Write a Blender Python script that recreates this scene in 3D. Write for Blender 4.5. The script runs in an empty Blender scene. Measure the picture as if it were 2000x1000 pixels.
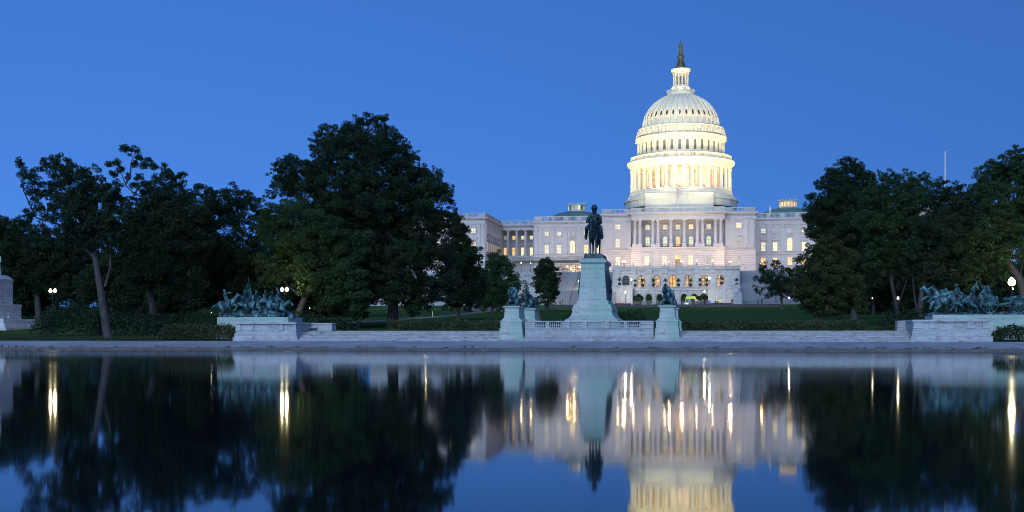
import bpy, bmesh, math, random
import numpy as np
from mathutils import Vector, Matrix

random.seed(7)
rng = np.random.default_rng(7)
SC = bpy.context.scene
COL = SC.collection
R = math.radians

# ------------------------------------------------------------------ camera
EYE = (11.9, 0.0, 1.5)
YAW = R(9.5)
FPX, HOR = 2340.0, 651.0                 # focal length in photo pixels, horizon row
cd = bpy.data.cameras.new('camera')
cd.sensor_width = 36.0
cd.lens = FPX / 2000.0 * 36.0
cd.shift_y = (HOR - 500.0) / 2000.0
cd.clip_start, cd.clip_end = 0.2, 9000.0
cam = bpy.data.objects.new('camera', cd)
COL.objects.link(cam)
cam.location = EYE
cam.rotation_euler = (R(90), 0, YAW)
SC.camera = cam

# ------------------------------------------------------------------ sky: dusk, the sun just set behind the camera (west = -Y)
w = bpy.data.worlds.new("World")
SC.world = w
w.use_nodes = True
nt = w.node_tree
N = nt.nodes
bg = N['Background']
sky = N.new('ShaderNodeTexSky')
sky.sky_type = 'NISHITA'
sky.sun_disc = False
sky.sun_elevation = R(1.0)
sky.sun_rotation = R(146)
sky.ozone_density = 5.0
sky.dust_density = 0.4
tc = N.new('ShaderNodeTexCoord')
mp = N.new('ShaderNodeMapping')
mp.inputs['Location'].default_value = (0, 0, 0.30)       # read the sky above its grey horizon band
mp.inputs['Scale'].default_value = (1, 1, 0.8)
nt.links.new(tc.outputs['Generated'], mp.inputs['Vector'])
nt.links.new(mp.outputs[0], sky.inputs['Vector'])
tint = N.new('ShaderNodeMix')
tint.data_type = 'RGBA'
tint.blend_type = 'MULTIPLY'
tint.inputs[0].default_value = 1.0
tint.inputs[7].default_value = (2.14, 1.31, 1.23, 1)
nt.links.new(sky.outputs[0], tint.inputs[6])
nt.links.new(tint.outputs[2], bg.inputs[0])
bg.inputs[1].default_value = 0.66

# after-glow of the western sky: one broad, soft sun
sl = bpy.data.lights.new('afterglow', 'SUN')
sl.energy = 1.95
sl.angle = R(50)
sl.color = (0.55, 0.76, 1.0)
so = bpy.data.objects.new('afterglow', sl)
COL.objects.link(so)
so.rotation_euler = (R(62), 0, R(-8))     # comes from the west (-Y), high enough to be soft

vs = SC.view_settings
vs.view_transform = 'Standard'
vs.look = 'None'
vs.exposure = 0.0
vs.gamma = 1.0
SC.cycles.use_denoising = True
SC.cycles.filter_width = 1.0
SC.render.filter_size = 1.0
SC.cycles.sample_clamp_indirect = 4.0
SC.cycles.max_bounces = 6
SC.cycles.glossy_bounces = 3
SC.cycles.transmission_bounces = 3
SC.cycles.caustics_reflective = False
SC.cycles.caustics_refractive = False

# ------------------------------------------------------------------ photo geometry -> metres
SN, CN = math.sin(YAW), math.cos(YAW)
def X(px, Y):
    t = (px - 1000.0) / FPX
    return EYE[0] + Y * (t * CN - SN) / (CN + t * SN)
def D(x, Y):
    return -SN * (x - EYE[0]) + CN * Y
def Z(py, x, Y):
    return EYE[2] + (HOR - py) * D(x, Y) / FPX
def lerp(a, b, t):
    return a + (b - a) * t
GP = [(-600, 0.3), (3.4, 0.3), (3.5, -1.2), (100.4, -1.2), (100.5, 0.2), (113.5, 0.70), (130, 1.25), (160, 2.5), (370, 8.8), (374, 10.3), (700, 11.0), (1500, 6.0), (8000, 0.0)]
def G(Y):
    for (a, za), (b, zb) in zip(GP, GP[1:]):
        if a <= Y <= b:
            return lerp(za, zb, (Y - a) / (b - a))
    return 0.0

# ------------------------------------------------------------------ materials
def mat(name, base=(.5, .5, .5), rough=.8, metal=0.0, spec=.3):
    m = bpy.data.materials.new(name)
    m.use_nodes = True
    b = m.node_tree.nodes['Principled BSDF']
    b.inputs['Base Color'].default_value = (*base, 1)
    b.inputs['Roughness'].default_value = rough
    b.inputs['Metallic'].default_value = metal
    b.inputs['Specular IOR Level'].default_value = spec
    return m
def nodes(m):
    return m.node_tree.nodes, m.node_tree.links, m.node_tree.nodes['Principled BSDF']
def noise(m, scale, detail=4.0, stretch=(1, 1, 1), rough=.55):
    n, l, b = nodes(m)
    t = n.new('ShaderNodeTexCoord')
    p = n.new('ShaderNodeMapping')
    p.inputs['Scale'].default_value = stretch
    x = n.new('ShaderNodeTexNoise')
    x.inputs['Scale'].default_value = scale
    x.inputs['Detail'].default_value = detail
    x.inputs['Roughness'].default_value = rough
    l.new(t.outputs['Object'], p.inputs['Vector'])
    l.new(p.outputs[0], x.inputs['Vector'])
    return x.outputs['Fac']
def ramp(m, fac, stops):
    n, l, b = nodes(m)
    r = n.new('ShaderNodeValToRGB')
    e = r.color_ramp.elements
    while len(e) < len(stops):
        e.new(.5)
    for k, (p, c) in enumerate(stops):
        e[k].position = p
        e[k].color = (*c, 1) if not isinstance(c, (int, float)) else (c, c, c, 1)
    l.new(fac, r.inputs[0])
    return r.outputs[0]
def mix(m, fac, a, b_, mode='MIX'):
    n, l, b = nodes(m)
    x = n.new('ShaderNodeMix')
    x.data_type = 'RGBA'
    x.blend_type = mode
    for i, v in ((0, fac), (6, a), (7, b_)):
        if isinstance(v, (int, float)):
            x.inputs[i].default_value = v
        elif isinstance(v, tuple):
            x.inputs[i].default_value = (*v, 1)
        else:
            l.new(v, x.inputs[i])
    return x.outputs[2]
def to_base(m, c):
    n, l, b = nodes(m)
    l.new(c, b.inputs['Base Color'])
def bump(m, h, strength=.3, dist=.05):
    n, l, b = nodes(m)
    x = n.new('ShaderNodeBump')
    x.inputs['Strength'].default_value = strength
    x.inputs['Distance'].default_value = dist
    l.new(h, x.inputs['Height'])
    l.new(x.outputs[0], b.inputs['Normal'])
def bricks(m, bw, bh, mortar, c1, c2, cm):
    """coursed stone joints on vertical faces: (x + y, z) in metres"""
    n, l, b = nodes(m)
    t = n.new('ShaderNodeTexCoord')
    s = n.new('ShaderNodeSeparateXYZ')
    l.new(t.outputs['Object'], s.inputs[0])
    a = n.new('ShaderNodeMath')
    l.new(s.outputs[0], a.inputs[0])
    l.new(s.outputs[1], a.inputs[1])
    c = n.new('ShaderNodeCombineXYZ')
    l.new(a.outputs[0], c.inputs[0])
    l.new(s.outputs[2], c.inputs[1])
    k = n.new('ShaderNodeTexBrick')
    k.inputs['Scale'].default_value = 1.0
    k.inputs['Brick Width'].default_value = bw
    k.inputs['Row Height'].default_value = bh
    k.inputs['Mortar Size'].default_value = mortar
    k.inputs['Mortar Smooth'].default_value = .3
    k.inputs['Color1'].default_value = (*c1, 1)
    k.inputs['Color2'].default_value = (*c2, 1)
    k.inputs['Mortar'].default_value = (*cm, 1)
    l.new(c.outputs[0], k.inputs['Vector'])
    return k.outputs['Color'], k.outputs['Fac']
def emit(name, col, strength, base=(.8, .8, .8)):
    m = mat(name, base, .4)
    b = m.node_tree.nodes['Principled BSDF']
    b.inputs['Emission Color'].default_value = (*col, 1)
    b.inputs['Emission Strength'].default_value = strength
    return m
M = {}

# painted sandstone of the building
m = M['sandstone'] = mat('painted_sandstone', (.6, .57, .56), .75)
c, f = bricks(m, 2.6, .62, .03, (.61, .585, .565), (.57, .545, .525), (.40, .38, .37))
c = mix(m, ramp(m, noise(m, .35, 5, (1, 1, .35)), [(.35, 0), (.75, 1)]), c, mix(m, .45, c, (.42, .40, .42)))
to_base(m, c)
m = M['rustic'] = mat('rusticated_sandstone', (.6, .57, .56), .75)
c, f = bricks(m, 90, .78, .07, (.61, .585, .565), (.59, .565, .545), (.34, .32, .31))
to_base(m, mix(m, ramp(m, noise(m, .4, 5, (1, 1, .4)), [(.4, 0), (.8, .3)]), c, (.42, .39, .40)))
m = M['dome'] = mat('painted_iron', (.78, .76, .70), .55)
to_base(m, ramp(m, noise(m, .9, 4, (1, 1, .35)), [(.3, (.72, .68, .56)), (.7, (.80, .765, .64))]))
# weathered white marble, grey streaks, dark stains
def marble(name, joint=(1.9, .55), dark=.35, green=0.0, base=(.66, .66, .65)):
    m = mat(name, base, .65)
    d = tuple(v * .86 for v in base)
    c, f = bricks(m, joint[0], joint[1], .018, base, d, (.26, .26, .27))
    st = ramp(m, noise(m, 1.1, 6, (1, 1, .22), .65), [(.42, 0), (.72, 1)])
    c = mix(m, mix(m, 1.0, st, (dark, dark, dark), 'MULTIPLY'), c, (.25, .25, .27))
    sp = ramp(m, noise(m, 2.2, 6, (.5, .5, 2.4), .72), [(.52, 0), (.66, .85)])
    c = mix(m, sp, c, (.22, .215, .22))
    if green:
        gr = ramp(m, noise(m, .55, 4, (1, 1, .45), .6), [(.36, 0), (.66, green)])
        c = mix(m, gr, c, (.32, .56, .44))
    to_base(m, c)
    bump(m, noise(m, 9, 4), .15, .03)
    return m
M['marble'] = marble('weathered_marble', base=(.60, .60, .60))
M['clean_marble'] = marble('pale_clean_marble', (2.6, .9), .12, base=(.74, .745, .76))
M['step_marble'] = marble('stained_step_marble', (2.2, .15), .45, base=(.76, .76, .765))
M['green_marble'] = marble('copper_stained_marble', (2.4, .8), .30, .85, base=(.66, .66, .61))
M['pale_green_marble'] = marble('lightly_copper_stained_marble', (2.6, 1.1), .25, .7, base=(.67, .67, .63))
M['terrace'] = marble('terrace_marble', (1.5, .5), .28, base=(.60, .585, .575))
M['stair'] = marble('grey_stair_granite', (1.8, .17), .3, base=(.29, .29, .31))
m = M['lowwall'] = mat('dark_rubble_wall', (.12, .12, .13), .9)
c, f = bricks(m, .7, .28, .02, (.15, .145, .15), (.10, .10, .105), (.05, .05, .05))
to_base(m, c)
# granite paving, diagonal slab joints
m = M['plaza'] = mat('granite_paving', (.2, .19, .2), .7)
n, l, b = nodes(m)
t = n.new('ShaderNodeTexCoord'); p = n.new('ShaderNodeMapping')
p.inputs['Rotation'].default_value = (0, 0, R(3))
k = n.new('ShaderNodeTexBrick')
k.offset = 0.0
k.inputs['Scale'].default_value = 1; k.inputs['Brick Width'].default_value = 8.0; k.inputs['Row Height'].default_value = 40
k.inputs['Mortar Size'].default_value = .04
k.inputs['Color1'].default_value = (.50, .47, .50, 1); k.inputs['Color2'].default_value = (.43, .405, .43, 1); k.inputs['Mortar'].default_value = (.24, .23, .24, 1)
l.new(t.outputs['Object'], p.inputs[0]); l.new(p.outputs[0], k.inputs['Vector'])
to_base(m, mix(m, ramp(m, noise(m, .5, 6, (1, .3, 1)), [(.35, 0), (.75, .8)]), k.outputs['Color'], (.26, .25, .265)))
m = M['coping'] = mat('wet_coping_stone', (.12, .11, .11), .6)
to_base(m, ramp(m, noise(m, 1.2, 6, (1, 1, 3)), [(.35, (.11, .105, .105)), (.7, (.20, .185, .18))]))
# bronze with verdigris
def bronze(name, lo, hi, a=.38, b_=.62):
    m = mat(name, lo, .5, .35, .5)
    c = ramp(m, noise(m, 2.4, 6, (1, 1, .7), .65), [(a, lo), (b_, hi)])
    to_base(m, c)
    bump(m, noise(m, 14, 5), .5, .03)
    return m
M['bronze'] = bronze('verdigris_bronze', (.016, .040, .045), (.155, .315, .325), .42, .62)
M['dark_bronze'] = bronze('dark_bronze', (.012, .022, .026), (.075, .16, .18), .42, .70)
M['top_bronze'] = bronze('crown_statue_bronze', (.05, .06, .035), (.15, .16, .09))
M['lead'] = mat('green_copper_roof', (.10, .20, .19), .6)
to_base(M['lead'], ramp(M['lead'], noise(M['lead'], .8, 4), [(.3, (.08, .17, .17)), (.7, (.14, .25, .23))]))
M['iron'] = mat('black_iron', (.02, .022, .025), .5)
M['green_iron'] = mat('green_bronze_post', (.05, .11, .09), .5, .3)
M['timber'] = mat('scaffold_timber', (.20, .15, .10), .8)
M['dark'] = mat('dark_recess', (.03, .03, .032), .9)
M['glassdark'] = mat('dark_window_glass', (.05, .055, .06), .15, 0, .6)
M['bluebin'] = mat('blue_plastic', (.02, .10, .45), .5)
M['white'] = mat('white_paint', (.75, .75, .75), .6)
M['terracotta'] = mat('dark_planter', (.035, .03, .03), .7)

# panes lit from the rooms behind them
def pane(name, top, low, s, var=.8):
    m = emit(name, top, s, (.1, .1, .1))
    n, l, b = nodes(m)
    c = ramp(m, noise(m, var, 3, (1, 1, 1.0)), [(.38, low), (.62, top)])
    l.new(c, b.inputs['Emission Color'])
    return m
M['pane_pale'] = pane('pale_lit_pane', (1.0, .95, .66), (.80, .74, .50), .98)
M['pane_cream'] = pane('cream_lit_pane', (1.0, .90, .54), (1.0, .74, .36), 1.2)
M['pane_warm'] = pane('warm_lit_pane', (1.0, .72, .26), (1.0, .42, .08), 1.25)
M['pane_dim'] = pane('dim_lit_pane', (.62, .60, .47), (.36, .35, .30), .75)
M['pane_amber'] = pane('amber_hall_pane', (1.0, .55, .10), (.62, .25, .04), 1.0)
M['pane_hall'] = pane('mixed_hall_pane', (1.0, .60, .24), (.15, .11, .09), 1.05, 1.1)
M['pane_peri'] = pane('glowing_peristyle_pane', (1.0, .60, .26), (.55, .22, .06), .95)
M['pane_peri_hot'] = pane('bright_peristyle_pane', (1.0, .86, .60), (1.0, .52, .20), 1.5)
M['lamp_warm'] = emit('warm_lamp_globe', (1.0, .60, .26), 4.5)
M['lamp_white'] = emit('white_lamp_globe', (1.0, .90, .62), 9.0)
M['lamp_far'] = emit('far_lamp_globe', (1.0, .85, .48), 2.2)
M['lamp_street'] = emit('street_lamp_globe', (1.0, .85, .48), 12.0)
M['work_lamp'] = emit('work_lamp_bulb', (1.0, .62, .18), 14.0)
M['pane_olive'] = mat('olive_grey_glass', (.17, .165, .11), .3, 0, .4)
M['flood'] = emit('floodlight_lens', (1.0, .93, .72), 6.0)

# foliage
def leaf(name, a, b_, tr=.25):
    m = mat(name, a, .6, 0, .2)
    n, l, bs = nodes(m)
    c = ramp(m, noise(m, .45, 3), [(.3, a), (.7, b_)])
    to_base(m, c)
    tl = n.new('ShaderNodeBsdfTranslucent')
    l.new(c, tl.inputs[0])
    mx = n.new('ShaderNodeMixShader')
    mx.inputs[0].default_value = tr
    out = n['Material Output']
    l.new(bs.outputs[0], mx.inputs[1]); l.new(tl.outputs[0], mx.inputs[2]); l.new(mx.outputs[0], out.inputs[0])
    return m
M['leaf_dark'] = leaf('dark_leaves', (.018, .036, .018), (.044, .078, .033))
M['leaf_mid'] = leaf('mid_green_leaves', (.030, .064, .025), (.068, .120, .042))
M['leaf_light'] = leaf('light_green_leaves', (.035, .075, .025), (.065, .12, .04))
M['leaf_olive'] = leaf('olive_leaves', (.045, .065, .022), (.085, .105, .035))
M['leaf_trim'] = leaf('trimmed_hedge_leaves', (.062, .078, .034), (.115, .130, .055))
M['hedge'] = leaf('hedge_leaves', (.025, .044, .018), (.055, .078, .028))
M['bark'] = mat('bark', (.07, .06, .055), .9)
to_base(M['bark'], ramp(M['bark'], noise(M['bark'], 3, 5, (2, 2, .4)), [(.3, (.045, .04, .038)), (.7, (.12, .105, .095))]))
bump(M['bark'], noise(M['bark'], 6, 4, (2, 2, .4)), .6, .1)
m = M['grass'] = mat('mown_grass', (.03, .06, .02), 1.0, 0, 0.0)
n, l, b = nodes(m)
t = n.new('ShaderNodeTexCoord'); p = n.new('ShaderNodeMapping'); p.inputs['Rotation'].default_value = (0, 0, R(64))
wv = n.new('ShaderNodeTexWave'); wv.inputs['Scale'].default_value = .07; wv.inputs['Distortion'].default_value = .4
l.new(t.outputs['Object'], p.inputs[0]); l.new(p.outputs[0], wv.inputs['Vector'])
c = ramp(m, wv.outputs['Fac'], [(.3, (.034, .072, .026)), (.7, (.062, .115, .040))])
to_base(m, mix(m, .35, c, ramp(m, noise(m, 1.5, 6), [(.3, (.024, .052, .018)), (.7, (.068, .12, .042))])))
m = M['path'] = mat('asphalt_path', (.11, .11, .12), .9)
to_base(m, ramp(m, noise(m, 2, 5), [(.3, (.09, .09, .10)), (.7, (.15, .145, .15))]))
M['flower'] = leaf('red_flowers', (.22, .03, .03), (.35, .06, .05))
# water: nearly still, blurred by slow ripples
m = M['water'] = mat('pool_water', (.003, .006, .010), .06, 0, .5)
n, l, b = nodes(m)
b.inputs['IOR'].default_value = 1.33
r1 = ramp(m, noise(m, .035, 3, (.35, 1, 1)), [(.46, .042), (.68, .085)])
t = n.new('ShaderNodeTexCoord'); s = n.new('ShaderNodeSeparateXYZ'); l.new(t.outputs['Object'], s.inputs[0])
mr = n.new('ShaderNodeMapRange'); mr.inputs[1].default_value = 70; mr.inputs[2].default_value = 97; mr.inputs[3].default_value = 0; mr.inputs[4].default_value = .045
l.new(s.outputs[1], mr.inputs[0])
ad = n.new('ShaderNodeMath'); l.new(r1, ad.inputs[0]); l.new(mr.outputs[0], ad.inputs[1]); l.new(ad.outputs[0], b.inputs['Roughness'])
bump(m, noise(m, .9, 3, (.45, 1, 1)), .012, .05)

# ------------------------------------------------------------------ object helpers
def thing(name, label, cat, loc=(0, 0, 0), group=None):
    o = bpy.data.objects.new(name, None)
    o.empty_display_size = .2
    COL.objects.link(o)
    o.location = loc
    return tag(o, label, cat, group)
def tag(o, label=None, cat=None, group=None, kind=None):
    for k, v in (('label', label), ('category', cat), ('group', group), ('kind', kind)):
        if v:
            o[k] = v
    return o
def root_loc(o):
    while o.parent:
        o = o.parent
    return o.location.copy()
def copy_tree(o, parent=None):
    c = o.copy()
    COL.objects.link(c)
    if parent:
        c.parent = parent
    for ch in list(o.children):
        copy_tree(ch, c)
    return c
def place(proto, first, loc, rz=0, label=None, group=None, s=1):
    r = proto if first else copy_tree(proto)
    r.location = loc
    r.rotation_euler = (0, 0, rz)
    r.scale = (s, s, s)
    if label: r['label'] = label
    if group: r['group'] = group
    return r

class MB:
    def __init__(s):
        s.v, s.f = [], []
    def add(s, vs, fs):
        k = len(s.v)
        s.v += [tuple(p) for p in vs]
        s.f += [tuple(i + k for i in f) for f in fs]
        return s
    def box(s, x0, x1, y0, y1, z0, z1):
        x0, x1 = min(x0, x1), max(x0, x1)
        return s.add([(x0, y0, z0), (x1, y0, z0), (x1, y1, z0), (x0, y1, z0), (x0, y0, z1), (x1, y0, z1), (x1, y1, z1), (x0, y1, z1)],
                     [(3, 2, 1, 0), (4, 5, 6, 7), (0, 1, 5, 4), (1, 2, 6, 5), (2, 3, 7, 6), (3, 0, 4, 7)])
    def cbox(s, x, y, z, wx, wy, h):
        return s.box(x - wx / 2, x + wx / 2, y - wy / 2, y + wy / 2, z, z + h)
    def frust(s, x, y, z0, z1, a0, b0, a1, b1):
        """rectangular frustum: half widths a (x), b (y) at the bottom and the top"""
        return s.add([(x - a0, y - b0, z0), (x + a0, y - b0, z0), (x + a0, y + b0, z0), (x - a0, y + b0, z0),
                      (x - a1, y - b1, z1), (x + a1, y - b1, z1), (x + a1, y + b1, z1), (x - a1, y + b1, z1)],
                     [(3, 2, 1, 0), (4, 5, 6, 7), (0, 1, 5, 4), (1, 2, 6, 5), (2, 3, 7, 6), (3, 0, 4, 7)])
    def prism(s, poly, y0, y1):
        """poly: (x, z) outline, counter-clockwise seen from -Y"""
        n = len(poly)
        return s.add([(x, y0, z) for x, z in poly] + [(x, y1, z) for x, z in poly],
                     [tuple(range(n)), tuple(range(2 * n - 1, n - 1, -1))] + [(i, i + n, (i + 1) % n + n, (i + 1) % n) for i in range(n)])
    def prismx(s, poly, x0, x1):
        """poly: (y, z) outline"""
        n = len(poly)
        return s.add([(x0, y, z) for y, z in poly] + [(x1, y, z) for y, z in poly],
                     [tuple(range(n)), tuple(range(2 * n - 1, n - 1, -1))] + [(i, i + n, (i + 1) % n + n, (i + 1) % n) for i in range(n)])
    def tube(s, pts, rad, seg=8, caps=True):
        pts = [Vector(p) for p in pts]
        if isinstance(rad, (int, float)):
            rad = [rad] * len(pts)
        vs, fs = [], []
        up = None
        for i, p in enumerate(pts):
            d = (pts[min(i + 1, len(pts) - 1)] - pts[max(i - 1, 0)]).normalized()
            if up is None or abs(d.dot(up)) > .95:
                up = Vector((0, 0, 1)) if abs(d.z) < .9 else Vector((1, 0, 0))
            a = d.cross(up).normalized(); b_ = a.cross(d).normalized(); up = b_
            for k in range(seg):
                t = 2 * math.pi * k / seg
                vs.append(p + (a * math.cos(t) + b_ * math.sin(t)) * rad[i])
        for i in range(len(pts) - 1):
            for k in range(seg):
                k2 = (k + 1) % seg
                fs.append((i * seg + k, (i + 1) * seg + k, (i + 1) * seg + k2, i * seg + k2))
        if caps:
            fs.append(tuple(range(seg)))
            fs.append(tuple((len(pts) - 1) * seg + k for k in reversed(range(seg))))
        return s.add(vs, fs)
    def lathe(s, cx, cy, prof, seg=48, cap=True):
        vs, fs = [], []
        for r, z in prof:
            for k in range(seg):
                t = 2 * math.pi * k / seg
                vs.append((cx + r * math.cos(t), cy + r * math.sin(t), z))
        for i in range(len(prof) - 1):
            for k in range(seg):
                k2 = (k + 1) % seg
                fs.append((i * seg + k, i * seg + k2, (i + 1) * seg + k2, (i + 1) * seg + k))
        if cap:
            fs.append(tuple(reversed(range(seg))))
            fs.append(tuple((len(prof) - 1) * seg + k for k in range(seg)))
        return s.add(vs, fs)
    def ball(s, c, r, seg=12, sz=1.0):
        n = max(4, seg // 2)
        prof = [(r * math.sin(math.pi * i / n) if 0 < i < n else r * .02, c[2] - r * sz * math.cos(math.pi * i / n)) for i in range(n + 1)]
        return s.lathe(c[0], c[1], prof, seg)
    def rot(s, k0, cx, cy, a):
        """turn everything added since vertex k0 round the vertical axis at (cx, cy)"""
        c_, s_ = math.cos(a), math.sin(a)
        for i in range(k0, len(s.v)):
            x, y, z = s.v[i]
            s.v[i] = (cx + (x - cx) * c_ - (y - cy) * s_, cy + (x - cx) * s_ + (y - cy) * c_, z)
        return s
    def build(s, name, m, parent=None, smooth=False, label=None):
        me = bpy.data.meshes.new(name)
        if parent:
            L = root_loc(parent)
            vs = [(x - L.x, y - L.y, z - L.z) for x, y, z in s.v]
        else:
            vs = s.v
        me.from_pydata(vs, [], s.f)
        me.materials.append(m if isinstance(m, bpy.types.Material) else M[m])
        if smooth:
            me.polygons.foreach_set('use_smooth', [True] * len(me.polygons))
            try:
                me.set_sharp_from_angle(angle=R(40))
            except Exception:
                pass
        me.update()
        o = bpy.data.objects.new(name, me)
        COL.objects.link(o)
        if parent:
            o.parent = parent
        if label:
            o['label'] = label
        return o

# ------------------------------------------------------------------ ground, water, paving
def strip(name, rows, x0, x1, m, kind='structure', nx=1):
    b = MB()
    xs = [lerp(x0, x1, i / nx) for i in range(nx + 1)]
    vs = [(x, y, z) for y, z in rows for x in xs]
    fs = [(j * (nx + 1) + i, j * (nx + 1) + i + 1, (j + 1) * (nx + 1) + i + 1, (j + 1) * (nx + 1) + i) for j in range(len(rows) - 1) for i in range(nx)]
    b.add(vs, fs)
    o = b.build(name, m)
    return tag(o, kind=kind)
strip('ground', GP, -4000, 4000, 'grass')
strip('water', [(3.0, 0), (60, 0), (100.45, 0)], -300, 300, 'water')
strip('plaza_paving', [(100.30, .262), (103.5, .35), (113.9, .735)], -300, 300, 'plaza')
strip('near_paving', [(-12, .306), (3.3, .306)], -300, 300, 'plaza')
b = MB(); b.box(-300, 300, 99.95, 100.29, -.6, .13); b.box(-300, 300, 100.05, 100.28, .13, .258)
tag(b.build('pool_kerb', 'coping'), kind='structure')
b = MB(); b.box(-300, 300, 3.2, 3.6, -.6, .30)
tag(b.build('pool_kerb', 'coping'), kind='structure')
b = MB(); b.box(-200, 200, 374.2, 430, 9.9, 10.38)
tag(b.build('terrace_paving', 'path'), kind='structure')
# the winding path up the left lawn
def drape(name, pts, wd, m, off=.03, kind='structure'):
    vs, fs = [], []
    for i, (x, y) in enumerate(pts):
        d = Vector((pts[min(i + 1, len(pts) - 1)][0] - pts[max(i - 1, 0)][0], pts[min(i + 1, len(pts) - 1)][1] - pts[max(i - 1, 0)][1])).normalized()
        a = Vector((-d.y, d.x)) * wd / 2
        for q in (-1, 1):
            vs.append((x + q * a.x, y + q * a.y, G(y + q * a.y) + off))
    for i in range(len(pts) - 1):
        fs.append((2 * i, 2 * i + 1, 2 * i + 3, 2 * i + 2))
    return tag(MB().add(vs, fs).build(name, m), kind=kind)
drape('path', [(X(640, 175), 175), (X(720, 190), 190), (X(800, 215), 215), (X(880, 255), 255), (X(935, 310), 310), (X(955, 360), 360)], 4.0, 'path')
drape('path', [(X(1720, 330), 330), (X(1640, 345), 345), (X(1560, 366), 366)], 4.0, 'path')

# ------------------------------------------------------------------ the domed building
CY = 460.3                                         # dome axis
cap = thing('capitol_building', 'huge pale domed stone building with columned wings, floodlit dome and lit windows', 'capitol', (0, CY, 10.4))

def arch_pts(cx, w_, z0, zs, n=10):
    return [(cx - w_ / 2, z0), (cx + w_ / 2, z0)] + [(cx + w_ / 2 * math.cos(math.pi * k / n), zs + w_ / 2 * math.sin(math.pi * k / n)) for k in range(n + 1)]
def ring_prism(b, outer, inner, y0, y1):
    n = len(outer)
    vs = [(x, y0, z) for x, z in outer] + [(x, y0, z) for x, z in inner] + [(x, y1, z) for x, z in outer] + [(x, y1, z) for x, z in inner]
    fs = []
    for i in range(n):
        j = (i + 1) % n
        fs += [(i, j, n + j, n + i), (n + i, n + j, 3 * n + j, 3 * n + i), (2 * n + j, 2 * n + i, i, j)]
    return b.add(vs, fs)
def window(parent, x, Y, z0, z1, w_, style='rect', m='pane_pale', hood=None, fm='sandstone', name='window', turn=None, nm=(2, 3)):
    """frame standing proud of the wall with a pane set back inside it"""
    b = MB(); p = MB()
    if style == 'rect':
        out = [(x - w_ / 2 - .28, z0 - .1), (x + w_ / 2 + .28, z0 - .1), (x + w_ / 2 + .28, z1 + .28), (x - w_ / 2 - .28, z1 + .28)]
        inn = [(x - w_ / 2, z0), (x + w_ / 2, z0), (x + w_ / 2, z1), (x - w_ / 2, z1)]
    elif style == 'arch':
        zs = z1 - w_ / 2
        inn = arch_pts(x, w_, z0, zs)
        out = arch_pts(x, w_ + .6, z0 - .1, zs)
    else:
        r = w_ / 2
        inn = [(x + r * math.cos(2 * math.pi * k / 16), z0 + r * math.sin(2 * math.pi * k / 16)) for k in range(16)]
        out = [(x + (r + .3) * math.cos(2 * math.pi * k / 16), z0 + (r + .3) * math.sin(2 * math.pi * k / 16)) for k in range(16)]
    ring_prism(b, out, inn, Y - .32, Y + .02)
    if style != 'round':
        b.box(x - w_ / 2 - .45, x + w_ / 2 + .45, Y - .45, Y - .001, z0 - .38, z0 - .103)
        if hood:
            zh = z1 + (.75 if style == 'rect' else .75)
            b.box(x - w_ / 2 - .55, x + w_ / 2 + .55, Y - .5, Y - .002, zh, zh + .22)
            if hood == 'tri':
                b.prism([(x - w_ / 2 - .6, zh + .223), (x + w_ / 2 + .6, zh + .223), (x, zh + .95)], Y - .52, Y - .003)
            elif hood == 'seg':
                b.prism([(x - w_ / 2 - .6, zh + .223), (x + w_ / 2 + .6, zh + .223)] + [(x + (w_ / 2 + .5) * math.cos(math.pi * k / 6), zh + .3 + .5 * math.sin(math.pi * k / 6)) for k in range(7)], Y - .52, Y - .003)
    p.prism(inn, Y - .10, Y - .03)
    if style != 'round' and nm:
        for i in range(1, nm[0]):
            xx = x - w_ / 2 + w_ * i / nm[0]
            b.box(xx - .05, xx + .05, Y - .17, Y - .102, z0, z1 - .05)
        for i in range(1, nm[1]):
            zz = z0 + (z1 - z0) * i / nm[1]
            b.box(x - w_ / 2, x + w_ / 2, Y - .16, Y - .101, zz - .05, zz + .05)
    if turn:
        b.rot(0, *turn); p.rot(0, *turn)
    f = b.build(name, fm, parent)
    p.build('pane', m, f)
    return f
def parapet(b, x0, x1, Y, z0, z1, opens, dy=.5):
    """balustrade along X: solid piers, balusters in the openings [(a, b)]"""
    b.box(x0, x1, Y, Y + dy, z0, z0 + .28)
    b.box(x0, x1, Y - .08, Y + dy + .08, z1 - .25, z1)
    xs = x0
    for a, c in sorted(opens):
        if a > xs:
            b.box(xs, a, Y + .02, Y + dy - .02, z0 + .283, z1 - .253)
        n = max(2, int((c - a) / .42))
        for k in range(n):
            xx = a + (c - a) * (k + .5) / n
            b.frust(xx, Y + dy / 2, z0 + .283, (z0 + z1) / 2, .12, .12, .075, .075)
            b.frust(xx, Y + dy / 2, (z0 + z1) / 2 + .001, z1 - .253, .10, .10, .07, .07)
        xs = c
    if xs < x1:
        b.box(xs, x1, Y + .02, Y + dy - .02, z0 + .283, z1 - .253)
def parapet_y(b, y0, y1, Xx, z0, z1, nb):
    k0 = len(b.v)
    L = y1 - y0
    parapet(b, 0, L, 0, z0, z1, [(L * (i + .18) / nb, L * (i + .82) / nb) for i in range(nb)])
    for i in range(k0, len(b.v)):
        x, y, z = b.v[i]
        b.v[i] = (Xx + .25 - y, y0 + x, z)
def cornice(b, x0, x1, Y, z, depth=.9, y_back=None):
    yb = Y + .5 if y_back is None else y_back
    b.box(x0 - depth * .45, x1 + depth * .45, Y - depth * .45, yb, z - .75, z - .403)
    b.box(x0 - depth, x1 + depth, Y - depth, yb, z - .40, z)
    n = int((x1 - x0) / .75)
    for k in range(n):
        xx = x0 + (x1 - x0) * (k + .5) / n
        b.box(xx - .19, xx + .19, Y - depth * .85, Y - depth * .45 - .002, z - .70, z - .403)
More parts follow.
